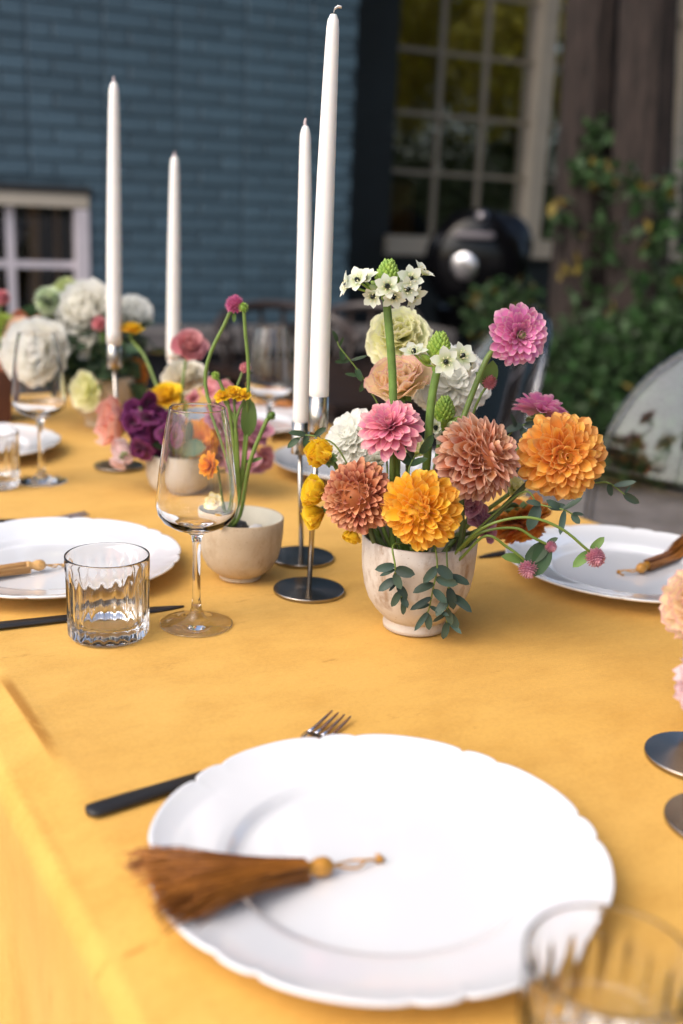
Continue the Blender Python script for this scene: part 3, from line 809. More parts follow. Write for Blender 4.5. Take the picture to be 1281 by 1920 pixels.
tassel(on(490, 768, .013), on(545, 766, .02), on(455, 775, .01), fringe_mat('orange_silk', (.5, .17, .03), (.7, .28, .06)), M_kn, 'orange silk tassel on the farthest plate', 160, .02, 4, zf)

# ------------------------------------------------------------------ cutlery
M_blk = mat('black_handle', (.016, .014, .013), .42, bump=.2, bscale=300)
M_steel = mat('polished_steel', (.72, .68, .68), .16, metal=1)
def strip(path, widths, th, mb, up=0):
    """flat bar along a path with a width per point"""
    P = [Vector(p) for p in path]; n = len(P); V = []
    for i, p in enumerate(P):
        d = (P[min(i + 1, n - 1)] - P[max(i - 1, 0)]).normalized(); s = Zu.cross(d).normalized()
        wd = widths[i]
        for (a, z) in ((-1, .3), (-.6, 0), (.6, 0), (1, .3), (1, .7), (.6, 1), (-.6, 1), (-1, .7)): V.append(p + s * a * wd + Zu * z * th)
    Fc = [(8 * i + k, 8 * i + (k + 1) % 8, 8 * (i + 1) + (k + 1) % 8, 8 * (i + 1) + k) for i in range(n - 1) for k in range(8)]
    Fc += [tuple(range(7, -1, -1)), tuple(8 * (n - 1) + k for k in range(8))]
    return mb.add(V, Fc)
def fork(p0, p1, label):
    p0 = Vector(p0); p1 = Vector(p1); d = (p1 - p0).normalized(); s = Zu.cross(d); L_ = (p1 - p0).length
    t = thing('fork', p0, label, 'fork', 'black handled forks')
    z = lambda q: Zu * (.001 + .006 * max(0, sin(pi * min(1, q / .8))) ** 2 + .004 * max(0, (q - .85) / .15))
    pt = lambda q, o=0: p0 + d * L_ * q + s * o + z(q)
    strip([pt(q) for q in (0, .012, .04, .1, .2, .35, .5, .58)], [.0035, .0075, .0095, .0098, .009, .0072, .005, .0045], .0035, MB()).obj('handle', M_blk, t)
    strip([pt(q) for q in (.581, .66, .7, .74, .77, .80)], [.004, .0038, .006, .0105, .0118, .0118], .002, MB()).obj('head', M_steel, t)
    for k in range(4):
        o = -.0096 + k * .0064
        strip([pt(q, o * (1 if q < .95 else .97)) for q in (.801, .85, .93, .99, 1.0)], [.0019, .0017, .0015, .001, .0005], .0018, MB()).obj('tine', M_steel, t)
def knife(p0, p1, label):
    p0 = Vector(p0); p1 = Vector(p1); d = (p1 - p0).normalized(); L_ = (p1 - p0).length
    t = thing('knife', p0, label, 'knife', 'dark table knives')
    pt = lambda q: p0 + d * L_ * q + Zu * .001
    strip([pt(q) for q in (0, .012, .05, .2, .4, .7)], [.003, .0075, .0088, .0085, .0075, .0065], .0045, MB()).obj('handle', M_blk, t)
    strip([pt(q) for q in (.701, .72, .8, .87, .93, .98, 1)], [.006, .0082, .0085, .0080, .0060, .003, .0008], .002, MB()).obj('blade', mat('dark_blade', (.05, .04, .035), .35, metal=.6), t)
k0 = on(163, 1530); kd_ = Vector((.8, .6, 0)).normalized(); knife(k0, k0 + kd_ * .165, 'black handled knife reaching under the left rim of the front plate')
f1 = on(640, 1350); fork(f1 - Vector((.5, .87, 0)).normalized() * .19, f1, 'fork under the front plate with its tines showing above the far rim')
pA, pB = on(0, 1178), on(345, 1140); knife(pB + (pA - pB).normalized() * .235, pB, 'dark knife lying behind the cut glass tumbler')
fork(on(165, 970) - NX * .235, on(165, 970), 'fork hidden behind the left plate, only its tip showing')
kR = on(897, 1048); knife(kR + NX * .23 + AX * .01, kR, 'dark knife whose tip shows left of the right plate')

# ------------------------------------------------------------------ glasses
M_glass = glass_mat('clear_glass', 1.46)
def wine_glass_mesh():
    out = [(.001, .0), (.036, .0), (.0378, .0003), (.0385, .0009), (.0384, .0016), (.0376, .0021), (.03, .0032), (.016, .0058), (.009, .010), (.0056, .018), (.0044, .03), (.0040, .05), (.0040, .075), (.0045, .09), (.0062, .0985), (.012, .1025), (.024, .107), (.034, .113), (.0395, .121), (.0415, .13), (.0410, .142), (.0385, .165), (.0345, .195), (.0305, .218), (.0292, .224), (.0283, .2282), (.02795, .2298), (.0279, .2304)]
    inn = [(.0276, .2307), (.0271, .2307), (.0269, .2304), (.0269, .2298), (.0273, .2282), (.0282, .224), (.0295, .218), (.0335, .195), (.0374, .165), (.0398, .142), (.0402, .13), (.0384, .1225), (.033, .1155), (.023, .1105), (.012, .1082), (.005, .1092), (.001, .1098)]
    mb = MB(); mb.lathe(out + inn, (0, 0, 0), 64)
    return mesh('wine_glass', mb.V, mb.F)
GM = wine_glass_mesh(); GM.materials.append(M_glass)
def wine_glass(P, label):
    return tag(link('wine_glass', GM, None, None, Matrix.Translation(Vector((P[0], P[1], TZ + .0008)))), label, 'wine glass', 'empty stemmed wine glasses')
wine_glass((-.1476, 1.0482), 'empty wine glass in front of the beige bowl of bare stems')
wine_glass((-.471, 1.618), 'blurred wine glass at the far left in front of the white flowers')
wine_glass((-.134, 1.85), 'blurred wine glass behind the near candles beside the farthest plate')
def tumbler_mesh():
    nf = 20; seg = nf * 10
    def rf(r, z, a):
        if r < .036: return r
        k = min(1, max(0, (.069 - z) / .006)) * min(1, max(0, (z - .002) / .004))
        u = (a * nf / (2 * pi)) % 1
        return r + k * (-.0016 * (1 - abs(2 * u - 1) ** 2.2))
    out = [(.001, .0012), (.030, .0012), (.034, 0), (.0385, .0008), (.0405, .004), (.0409, .01), (.0412, .03), (.0415, .05), (.0417, .062), (.0418, .066), (.0419, .07), (.042, .08), (.042, .0838), (.0419, .0846), (.0416, .0851)]
    inn = [(.0411, .0853), (.0406, .0851), (.0403, .0846), (.0402, .0838), (.0401, .08), (.0398, .066), (.0375, .06), (.0372, .03), (.0368, .02), (.034, .0155), (.028, .0142), (.001, .0138)]
    mb = MB()
    mb.lathe(out, (0, 0, 0), seg, None, rf)
    no = len(out)
    i0 = len(mb.V) - seg
    mb.lathe(inn, (0, 0, 0), seg)
    j0 = no * seg
    mb.F += [(i0 + k, i0 + (k + 1) % seg, j0 + (k + 1) % seg, j0 + k) for k in range(seg)]
    return mesh('tumbler', mb.V, mb.F)
TM = tumbler_mesh(); TM.materials.append(M_glass)
def tumbler(P, rot, label):
    return tag(link('tumbler', TM, None, None, Matrix.Translation(Vector((P[0], P[1], TZ + .0008))) @ Matrix.Rotation(rot, 4, 'Z')), label, 'tumbler', 'fluted glass tumblers')
tumbler((-.2317, 1.0114), .1, 'fluted glass tumbler standing before the left plate')
tumbler((.1385, .4345), .2, 'blurred fluted tumbler in the front corner, overlapping the front plate')
tumbler((on(-18, 915).x, on(-18, 915).y + .01), .3, 'fluted tumbler cut off by the left edge')

# ------------------------------------------------------------------ candles and their stands
M_wax = mat('white_wax', (.86, .83, .79), .38, sub=.25)
M_st = mat('brushed_nickel', (.5, .46, .41), .26, metal=1, bump=.1, bscale=400)
def base_mat():
    m, t, b, N, L = new_mat('spun_steel_disc'); b.inputs['Metallic'].default_value = 1; b.inputs['Roughness'].default_value = .22
    b.inputs['Base Color'].default_value = (.34, .31, .28, 1); b.inputs['Anisotropic'].default_value = .8
    tg = N.new('ShaderNodeTangent'); tg.direction_type = 'RADIAL'; tg.axis = 'Z'; L.new(tg.outputs[0], b.inputs['Tangent']); return m
M_base = base_mat()
M_wick = mat('wick', (.6, .5, .5), .8)
STN = 'disc based candle stands'
def stand(P, zb, zt, cup, tip, r_c, lab_s, lab_c, top='point', bow=0.0, base_only=False):
    """P base centre; zb/zt cup bottom and top; cup: xy of the cup; tip: candle tip"""
    P = Vector((P[0], P[1], TZ + .0008)); C = Vector((cup[0], cup[1], TZ + zb)); 
    t = thing('candle_stand', P, lab_s, 'candle stand', STN)
    m = MB(); m.lathe([(.001, 0), (.0405, 0), (.041, .0006), (.041, .0034), (.0405, .004), (.003, .004), (.001, .004)], (0, 0, 0), 72)
    o = wmesh('base', [Vector(v) + P for v in m.V], m.F, M_base, t, False)
    tube('rod', [P + Zu * .004, C], .0031, M_st, t, 12)
    MB().lathe([(.001, 0), (.0108, 0), (.0112, .0005), (.0112, zt - zb), (.0104, zt - zb), (.0103, .004), (.001, .004)], C, 32).obj('cup', M_st, t)
    if tip is None: return
    T = Vector(tip); c0 = C + Zu * (zt - zb - .012); d = T - c0; L_ = d.length
    ct = thing('candle', c0, lab_c, 'candle', 'tall white taper candles')
    P_, R_ = [], []
    prof = [(0, 1), (.05, 1), (.2, .99), (.4, .95), (.6, .87), (.8, .76), (.9, .69), (.955, .63), (.972, .56), (.985, .42), (.992, .28)] if top != 'flat' else \
           [(0, 1), (.05, 1), (.2, .99), (.4, .95), (.6, .87), (.8, .74), (.9, .66), (.955, .6), (.975, .52), (.984, .36), (.988, .3)]
    side = Zu.cross(d).normalized() if d.cross(Zu).length > 1e-6 else Vector((1, 0, 0))
    for (q, s) in prof:
        P_.append(c0 + d * q + Rv * bow * sin(pi * q) * L_); R_.append(r_c * s)
    V, Fc = tube_vf(P_, R_, 28); wmesh('wax', V, Fc, M_wax, ct)
    if top == 'flat':   # folded wick end pressed flat
        e = P_[-1]; strip([e, e + Zu * .004 + Rv * .001, e + Zu * .006 + Rv * .004, e + Zu * .0055 + Rv * .008], [.0034, .0038, .0036, .002], .0022, MB()).obj('wick', M_wax, ct)
    else:
        e = P_[-1]; tube('wick', smooth_path([e - Zu * .002, e + Zu * .004 - Rv * .0006, e + Zu * .008 + Rv * .0003], 4), (.0022, .0011), M_wick, ct)
S1 = (-.0339, 1.1645); S2 = (-.0484, 1.2857); S3 = (-.375, 1.735); S4 = (-.318, 1.95)
stand(S1, .1898, .2292, (-.0302, 1.1645), at(626, 17, 1.1645), .0109, 'taller steel candle stand of the near pair, nearest the big flower vase', 'tallest white candle, reaching the top of the picture', 'flat', -.004)
stand(S2, .1367, .1768, (-.0542, 1.2857), at(573, 231, 1.2857), .0101, 'shorter steel candle stand of the near pair, beside the beige bowl', 'second tallest candle with a thin wick, just left of the tallest', 'point', .003)
stand(S3, .1671, .2171, (-.3795, 1.732), at(214, 150, 1.735), .0122, 'blurred candle stand at the left beside the purple flowers', 'blurred white candle farthest left against the blue wall')
stand(S4, .118, .1665, (-.3194, 1.95), at(328, 290, 1.95), .0122, 'blurred candle stand behind the pink and cream flowers', 'shortest white candle, behind the pink ranunculus')
r1 = on(1303, 1424); r2 = on(1352, 1548)
stand((r1.x, r1.y), .16, .2, (r1.x + .003, r1.y), (r1.x + .005, r1.y, TZ + .55), .0108, 'steel candle stand cut by the right edge, the farther one', 'white candle of the farther stand at the right edge')
stand((r2.x, r2.y), .2, .24, (r2.x, r2.y), (r2.x + .003, r2.y, TZ + .62), .0108, 'steel candle stand cut by the right edge, the nearer one', 'white candle of the nearer stand at the right edge')

# ------------------------------------------------------------------ petals, leaves, flowers
def petal_vf(L=1, Wd=.4, alpha=(1.6, .9), curl=0.0, wpow=.75, tip=1.0, ruffle=0.0, rf=4, nu=4, nv=6, seed=0, foot=.3):
    """a petal lying along +y, its inner face up (+z); rolled by alpha (foot, tip), bent by curl"""
    r = random.Random(seed); ph = r.uniform(0, 6)
    V, UV = [], []
    for j in range(nv + 1):
        v = j / nv
        if tip == 1:      # lens shaped, pointed
            wv = Wd * (foot * (1 - v) ** 2 + (max(0.0, sin(pi * min(1, v ** wpow * .5 / .56)))) ** .8)
            if j == nv: wv = Wd * .03
        elif tip == 0:    # spoon shaped, blunt with a small point
            v = 1 - (1 - v) ** 1.45
            wv = Wd * (foot * (1 - v) ** 3 + min(1, v / .62) ** .8 * (1 if v < .62 else sqrt(max(0, 1 - ((v - .62) / .40) ** 2.3))))
            if j == nv: wv = Wd * .10
        elif tip == -1:   # rolled into a tube with an open, pale lipped mouth
            wv = Wd * (foot * (1 - v) ** 3 + min(1, v / .55) ** .8 * sqrt(1 - .72 * max(0, (v - .78) / .22) ** 2.4))
        else:             # fan shaped
            wv = Wd * (foot * (1 - v) ** 2 + min(1, v * 1.6))
        al = alpha[0] + (alpha[1] - alpha[0]) * v
        for i in range(nu + 1):
            u = -1 + 2 * i / nu
            a = u * al if abs(al) > 1e-3 else 0
            x = wv * (sin(a) / al if abs(al) > 1e-3 else u); z = wv * ((1 - cos(a)) / al if abs(al) > 1e-3 else 0)
            yy = L * (v - (.30 * u * u * v if tip >= 1.5 else .13 * u * u * v if tip == -1 else 0))
            z += curl * L * v * v
            if ruffle:
                k = max(0, v - .45) / .55
                z += ruffle * L * k * sin(rf * u * pi + ph) + ruffle * .5 * L * k * sin(rf * 2.3 * u * pi + ph * 2)
                yy += ruffle * .6 * L * k * sin(rf * 1.7 * u * pi + ph)
            V.append((x, yy - (abs(curl) * L * .25 * v * v), z)); UV.append((.5 + u * .5, v))
    Fc = [(j * (nu + 1) + i, j * (nu + 1) + i + 1, (j + 1) * (nu + 1) + i + 1, (j + 1) * (nu + 1) + i) for j in range(nv) for i in range(nu)]
    return V, Fc, UV
def frame(A):
    A = Vector(A).normalized(); e1 = A.orthogonal().normalized(); return A, e1, A.cross(e1)
def petal_mtx(c, A, e1, e2, phi, az, sc, lift=0.0, twist=0.0, inset=0.0):
    e = cos(az) * e1 + sin(az) * e2
    d = cos(phi) * A + sin(phi) * e; zz = sin(phi) * A - cos(phi) * e; xx = d.cross(zz)
    if twist: xx, zz = (cos(twist) * xx + sin(twist) * zz, cos(twist) * zz - sin(twist) * xx)
    sx, sy, sz = sc if hasattr(sc, '__len__') else (sc, sc, sc)
    m = Matrix((xx * sx, d * sy, zz * sz)).transposed().to_4x4(); m.translation = c + A * lift + d * inset; return m
GA = pi * (3 - sqrt(5))
def ball_layout(N, phi0, phi1, R, s0=.55, power=.5, jit=.06, seed=0):
    r = random.Random(seed); out = []
    for i in range(N):
        t = (i + .5) / N
        ph = phi0 + (phi1 - phi0) * t ** power
        s = R * (s0 + (1 - s0) * min(1, t * 1.7) ** .6)
        out.append((ph + r.gauss(0, jit * .8), i * GA + r.gauss(0, jit), s * max(.84, min(1.13, r.gauss(1, .055))), r.gauss(0, jit * 2.8)))
    return out
def flower_head(par, c, A, layout, variants, m, joined=False, name='petal', lift=0.0, inset=0.0):
    A, e1, e2 = frame(A)
    if not joined:
        ms = []
        for v in variants:
            me = mesh('petal', v[0], v[1], True, v[2]); me.materials.append(m); ms.append(me)
        for k, (ph, az, s, tw) in enumerate(layout):
            link(name, ms[k % len(ms)], None, par, petal_mtx(c, A, e1, e2, ph, az, s, lift, tw, inset * s))
    else:
        mb = MB()
        for k, (ph, az, s, tw) in enumerate(layout):
            v = variants[k % len(variants)]; mx = petal_mtx(c, A, e1, e2, ph, az, s, lift, tw, inset * s)
            mb.add([mx @ Vector(p) for p in v[0]], v[1], v[2])
        tag(mb.obj('petals', m, par), kind='stuff')
M_stem = mat('green_stem', (.16, .24, .045), .45, var=.25, scale=60)
M_stem2 = mat('dark_stem', (.085, .12, .03), .5, var=.3, scale=60)
M_stem3 = mat('thick_green_stem', (.15, .26, .05), .45, var=.3, scale=70)
def stem(par, pts, r=.0028, m=None): return tube('stem', smooth_path(pts, 7), r, m or M_stem, par, 10)

# --- petal colours
P_terra = petal_mat('terracotta_petal', (.18, .03, .01), (.43, .10, .035), (.76, .36, .20), .2, edge_w=.76)
P_yellow = petal_mat('golden_petal', (.66, .2, .008), (.90, .46, .02), (.95, .62, .10), .38)
P_copper = petal_mat('copper_petal', (.38, .075, .015), (.58, .185, .07), (.80, .50, .36), .2, edge_w=.76)
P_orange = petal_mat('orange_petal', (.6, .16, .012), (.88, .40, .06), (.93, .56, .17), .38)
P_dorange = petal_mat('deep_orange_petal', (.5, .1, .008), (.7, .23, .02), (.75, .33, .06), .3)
P_pink = petal_mat('pink_petal', (.6, .2, .25), (.78, .24, .50), (.88, .60, .62), .3, edge_w=.86)
P_coral = petal_mat('coral_pink_petal', (.7, .17, .22), (.78, .24, .36), (.9, .52, .50), .3, edge_w=.8)
P_white = petal_mat('white_petal', (.84, .84, .68), (.91, .91, .85), (.93, .93, .90), .5, vary=.03)
P_cream = petal_mat('cream_petal', (.68, .70, .12), (.87, .86, .50), (.9, .88, .66), .45, vary=.06)
P_peach = petal_mat('peach_petal', (.90, .80, .40), (.93, .75, .50), (.88, .50, .50), .5, edge_w=.94, vary=.06)
P_ylw = petal_mat('yellow_petal', (.75, .4, .0), (.92, .62, .012), (.94, .68, .03), .35, vary=.08)
P_mauve = petal_mat('mauve_petal', (.3, .09, .14), (.45, .17, .24), (.6, .34, .36), .25)
P_clover = petal_mat('clover_bract', (.5, .14, .24), (.68, .32, .42), (.82, .6, .62), .25)
P_purple = petal_mat('purple_petal', (.08, .005, .03), (.13, .012, .07), (.26, .04, .2), .25)
P_pale = petal_mat('pale_pink_petal', (.86, .7, .62), (.9, .78, .75), (.88, .62, .68), .45, vary=.06)
P_rose = petal_mat('rose_pink_petal', (.6, .18, .2), (.72, .27, .3), (.8, .42, .42), .3)
P_mar = petal_mat('marigold_petal', (.8, .25, .0), (.88, .32, .01), (.9, .42, .02), .3)
M_leaf = petal_mat('eucalyptus_leaf', (.036, .07, .05), (.06, .105, .078), (.11, .15, .1), .15, .36, .93, vary=.6)
M_leafd = petal_mat('dark_green_leaf', (.03, .06, .025), (.04, .08, .03), (.07, .1, .04), .2, .4, .93, vary=.3)
M_leafg = petal_mat('fresh_leaf', (.12, .22, .05), (.16, .27, .07), (.2, .3, .1), .3, .4, .93, vary=.2)
M_eye = mat('green_eye', (.45, .5, .2), .6, c2=(.12, .15, .03), scale=400, bump=1, bscale=900)
M_bud = mat('green_bud', (.33, .45, .07), .45, c2=(.2, .34, .05), scale=120)

VC = Vector((.0832, 1.0705, TZ))      # big vase
FL = 'flowers in the big footed vase'
def base_in_vase(dx=0, dy=0, z=.035): return VC + Vector((dx, dy, z))
def stem_to(par, c, A, via=None, R=.03, b=None, r=.0028, m=None):
    A = Vector(A).normalized(); b = b or base_in_vase()
    rim = VC + Vector((max(-.045, min(.045, (c.x - VC.x) * .7)), max(-.04, min(.04, (c.y - VC.y) * .7)), .095))
    pts = [b, rim] + ([Vector(v) for v in via] if via else []) + [c - A * R * 1.1, c - A * R * .15]
    return stem(par, pts, r, m)
CAL = petal_vf(1, .3, (.5, .3), -.1, seed=3)
def calyx(par, c, A, R):
    mb = MB(); A_, e1, e2 = frame(A)
    for k in range(8):
        mx = petal_mtx(c - A_ * R * .12, A_, e1, e2, radians(112), k * pi / 4, R * .5); mb.add([mx @ Vector(p) for p in CAL[0]], CAL[1], CAL[2])
    mb.lathe([(.001, -.2 * R), (.12 * R, -.15 * R), (.2 * R, 0), (.05 * R, .1 * R)], c - A_ * R * .1, 14, A_)
    mb.obj('calyx', M_leafg, par)
def flower(name, c, label, cat='flower', group=FL): return thing(name, base_in_vase() if group == FL else c, label, cat, group)

def ball_dahlia(px, py, Y, R, A, m, label, N=150, tubes=True, seed=0, phi1=122, eye=None, via=None, wd=.2, s0=.62, phi0=8, joined=False, group=FL, base=None, L0=1.0, alpha=None, stem_r=.0028, blunt=0, jit=.07):
    c = at(px, py, Y); A = Vector(A).normalized()
    t = flower('dahlia', c, label, 'dahlia', group)
    if group != FL: pass
    al = alpha or ((2.5, 1.2) if tubes == 2 else (2.4, 1.5) if tubes else (1.3, .75))
    var = [petal_vf(1, wd * f, (al[0] * g, al[1] * g), cu, .8, -1 if tubes == 2 else blunt, seed=seed * 10 + k, nu=4, nv=6, ruffle=rf_) for k, (f, g, cu, rf_) in enumerate(((1, 1, .02, .0), (1.12, .86, -.1, .012), (.94, 1.08, .1, .008), (1.05, .72, -.04, .02)))]
    lay = ball_layout(N, radians(phi0), radians(phi1), R * L0, s0, .52, jit, seed)
    flower_head(t, c - A * R * .12, A, lay, var, m, joined)
    if eye is not None:
        MB().lathe([(.001, R * .54), (R * .06, R * .535), (R * .10, R * .50), (R * .12, R * .4), (.001, R * .3)], c - A * R * .05, 20, A).obj('flower_eye', eye, t)
    kr = .62 if tubes == 2 else .48; mb = MB(); mb.lathe([(.001, -kr * R), (.7 * kr * R, -.7 * kr * R), (kr * R, 0), (.7 * kr * R, .7 * kr * R), (.001, kr * R)], c - A * R * .12, 16, A); mb.obj('core', m, t)
    calyx(t, c - A * R * .3, A, R)
    stem_to(t, c, A, via, R * .6, base, stem_r, M_stem2)
    return t
ball_dahlia(668, 932, 1.025, .0375, (-.30, -.92, .22), P_terra, 'terracotta ball dahlia with a pale green eye at the front left of the big vase', 250, 2, 1, 122, M_eye, wd=.215, s0=.7, phi0=15, jit=.035)
ball_dahlia(783, 960, .985, .0405, (-.42, -.88, -.06), P_yellow, 'golden yellow dahlia hanging over the front rim of the big vase', 220, True, 2, 129, wd=.2, s0=.6, alpha=(1.8, 1.05), phi0=6, jit=.11)
ball_dahlia(907, 853, 1.04, .0455, (.62, -.55, .52), P_copper, 'copper coloured ball dahlia with rolled petals in the middle of the big vase', 250, 2, 3, 130, wd=.225, s0=.78, phi0=4, jit=.04)
ball_dahlia(1057, 856, 1.05, .0450, (.06, -.97, .16), P_orange, 'bright orange dahlia at the right of the big vase', 260, True, 4, 130, wd=.195, s0=.66, alpha=(1.8, 1.05), phi0=4, jit=.085)
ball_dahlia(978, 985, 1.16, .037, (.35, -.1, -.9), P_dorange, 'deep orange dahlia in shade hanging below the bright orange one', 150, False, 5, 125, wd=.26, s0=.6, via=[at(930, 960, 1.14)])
ball_dahlia(846, 708, 1.17, .047, (.1, -.8, .6), P_white, 'large white dahlia behind the flowering green stem', 130, False, 6, 125, wd=.26, s0=.6)
ball_dahlia(658, 820, 1.13, .035, (-.55, -.6, .55), P_white, 'white dahlia tucked behind the terracotta one', 110, False, 7, 122, wd=.24, s0=.6)

def open_dahlia(px, py, Y, R, A, m, label, N=74, seed=0, eye=True, wd=.2, via=None, phi0=26, phi1=98, group=FL, base=None, cone=.3):
    c = at(px, py, Y); A = Vector(A).normalized()
    t = flower('dahlia', c, label, 'dahlia', group)
    var = [petal_vf(1, wd * f, (1.15 * g, .7 * g), cu, .62, 0, seed=seed * 10 + k, nu=4, nv=6) for k, (f, g, cu) in enumerate(((1, 1, .0), (1.1, .8, -.1), (.95, 1.1, .08)))]
    r = random.Random(seed); lay = []
    for i in range(N):
        q = (i + .5) / N; ph = radians(phi0 + (phi1 - phi0) * q ** .75)
        lay.append((ph + r.gauss(0, .05), i * GA + r.gauss(0, .06), R * (.42 + .58 * q ** .5) * r.uniform(.94, 1.05), r.gauss(0, .12)))
    flower_head(t, c - A * R * .1, A, lay, var, m)
    # tight closed centre
    mb = MB(); A_, e1, e2 = frame(A)
    iv = petal_vf(1, .16, (1.5, 1.4), .35, .8, 1, nu=2, nv=4)
    for i in range(34):
        q = (i + .5) / 34; mx = petal_mtx(c - A_ * R * .1, A_, e1, e2, radians(10 + 26 * q ** .6), i * GA, R * (.3 + .16 * q)); mb.add([mx @ Vector(p) for p in iv[0]], iv[1], iv[2])
    tag(mb.obj('inner_petals', m, t), kind='stuff')
    if eye: MB().lathe([(.001, R * .33), (R * .06, R * .32), (R * .12, R * .27), (R * .13, R * .1)], c - A * R * .06, 16, A).obj('flower_eye', M_eye, t)
    calyx(t, c - A * R * .15, A, R); stem_to(t, c, A, via, R * .5, base, .003, M_stem)
    return t
open_dahlia(975, 628, 1.08, .0345, (.28, -.95, .08), P_pink, 'tall pink dahlia with a green eye, highest at the right of the vase', 92, 8, True, .185, [at(850, 860, 1.07), at(905, 690, 1.085), at(935, 650, 1.095)])
open_dahlia(730, 797, 1.04, .0375, (-.22, -.62, .75), P_coral, 'coral pink dahlia facing up, above the golden one', 86, 9, False, .185, None, 20, 112)
open_dahlia(1017, 768, 1.14, .034, (.35, .35, .87), P_pink, 'pink dahlia seen from the side behind the orange one', 70, 10, False, .19, None, 20, 100)

def rose(px, py, Y, R, A, m, label, layers=((4, 12), (5, 28), (6, 46), (7, 66)), wd=.62, curl=.28, ruffle=.03, seed=0, cat='flower', name='ranunculus', group=FL, base=None, via=None, joined=False, rfq=3, stem_m=None, sr=.0024, cup=(.9, .55)):
    c = at(px, py, Y); A = Vector(A).normalized()
    t = flower(name, c if base is None else base, label, cat, group)
    var = [petal_vf(1, wd * f, (cup[0] * g, cup[1] * g), curl * h, .6, 2, ruffle, rfq, 8, 6, seed * 10 + k) for k, (f, g, h) in enumerate(((1, 1, 1), (1.1, .9, .8), (.92, 1.1, 1.15)))]
    r = random.Random(seed); lay = []
    for li, (n, ph) in enumerate(layers):
        for k in range(n):
            q = (li + 1) / len(layers)
            lay.append((radians(ph) + r.gauss(0, .07), 2 * pi * k / n + li * 1.1 + r.gauss(0, .1), R * (.72 + .32 * q) * r.uniform(.93, 1.06), r.gauss(0, .1)))
    flower_head(t, c - A * R * .45, A, lay, var, m, joined)
    calyx(t, c - A * R * .42, A, R * .8)
    if group == FL: stem_to(t, c, A, via, R * .7, None, sr, stem_m)
    else: stem(t, [base] + ([Vector(v) for v in via] if via else []) + [c - A * R * 1.0, c - A * R * .5], sr, stem_m)
    return t
rose(745, 706, 1.12, .041, (-.2, -.5, .85), P_peach, 'peach flower with frilled pink edges behind the left green stem', ((5, 12), (6, 32), (7, 54), (6, 76)), .6, .22, .06, 11, name='lisianthus', rfq=5)
rose(747, 618, 1.16, .037, (-.1, -.75, .6), P_cream, 'pale cream flower just below the highest blossoms', ((5, 12), (7, 34), (8, 58), (9, 84), (7, 104)), .56, .2, .07, 12, name='lisianthus')
rose(603, 851, 1.06, .0245, (-.6, -.6, .5), P_ylw, 'upper yellow ranunculus at the left of the big vase', ((4, 8), (5, 18), (6, 30), (7, 46)), .6, .45, .015, 13)
rose(594, 922, 1.08, .0255, (-.8, -.3, .3), P_ylw, 'middle yellow ranunculus at the left of the big vase', ((4, 8), (5, 18), (6, 32), (7, 50)), .6, .4, .02, 14)
rose(590, 965, 1.09, .0235, (-.8, -.2, -.3), P_ylw, 'lower yellow ranunculus drooping beside the candle rods', ((4, 8), (5, 20), (6, 34), (7, 52)), .6, .4, .02, 15)
rose(660, 1004, 1.09, .0165, (-.4, -.5, -.75), P_ylw, 'yellow ranunculus peeping out beneath the terracotta dahlia', ((4, 10), (5, 24), (6, 50)), .6, .3, .03, 16)
rose(640, 965, 1.10, .014, (-.6, -.2, -.6), P_ylw, 'small yellow ranunculus behind the terracotta dahlia', ((4, 10), (5, 24), (6, 50)), .6, .3, .03, 17)
rose(700, 850, 1.12, .026, (-.2, -.4, .85), P_white, 'creamy white flower low between the coral and terracotta dahlias', ((4, 15), (6, 38), (6, 64)), .6, .2, .03, 18, name='lisianthus')
rose(770, 840, 1.13, .024, (.1, -.5, .8), P_cream, 'cream flower in shade between the two green stems', ((4, 15), (6, 38), (6, 64)), .6, .2, .03, 19, name='lisianthus')
rose(968, 915, 1.12, .017, (.2, -.7, .5), P_cream, 'small cream flower below the copper dahlia', ((4, 18), (5, 48)), .6, .15, .03, 20, name='lisianthus')

def cluster(px0, py0, px1, py1, Y, n, R, m, label, seed, name='stock', cat='flower', group=FL, base=None, spread=.014, rfl=.06, leaf=None, ax=(0, -.75, .5)):
    """a spike of small ruffled florets between two points"""
    a, b = at(px0, py0, Y), at(px1, py1, Y)
    r = random.Random(seed); t = flower(name, base or a, label, cat, group)
    var = [petal_vf(1, .55, (.7, .3), -.15, .6, 2, rfl, 3, 4, 4, seed + k) for k in range(3)]
    mb = MB()
    for i in range(n):
        c = a.lerp(b, (i + .5) / n) + Vector((r.gauss(0, spread), r.gauss(0, spread) - spread * .4, r.gauss(0, spread)))
        A = Vector((ax[0] + r.gauss(0, .5), ax[1] + r.gauss(0, .4), ax[2] + r.gauss(0, .5))); A_, e1, e2 = frame(A)
        for k in range(5):
            mx = petal_mtx(c, A_, e1, e2, radians(r.uniform(45, 80)), k * 2 * pi / 5 + r.gauss(0, .15), R * r.uniform(.85, 1.1)); v = var[k % 3]; mb.add([mx @ Vector(p) for p in v[0]], v[1], v[2])
        for k in range(4):
            mx = petal_mtx(c, A_, e1, e2, radians(r.uniform(10, 35)), k * pi / 2 + r.gauss(0, .2), R * .7); v = var[k % 3]; mb.add([mx @ Vector(p) for p in v[0]], v[1], v[2])
    tag(mb.obj('florets', m, t), kind='stuff')
    stem(t, [base or base_in_vase(), a.lerp(b, -.15) if base else VC + Vector((.01, .0, .09)), a, b], .0022, M_stem2)
    return t
cluster(905, 985, 850, 890, 1.085, 14, .0135, P_mauve, 'mauve stock spike in the shade beneath the copper dahlia', 31, spread=.009)

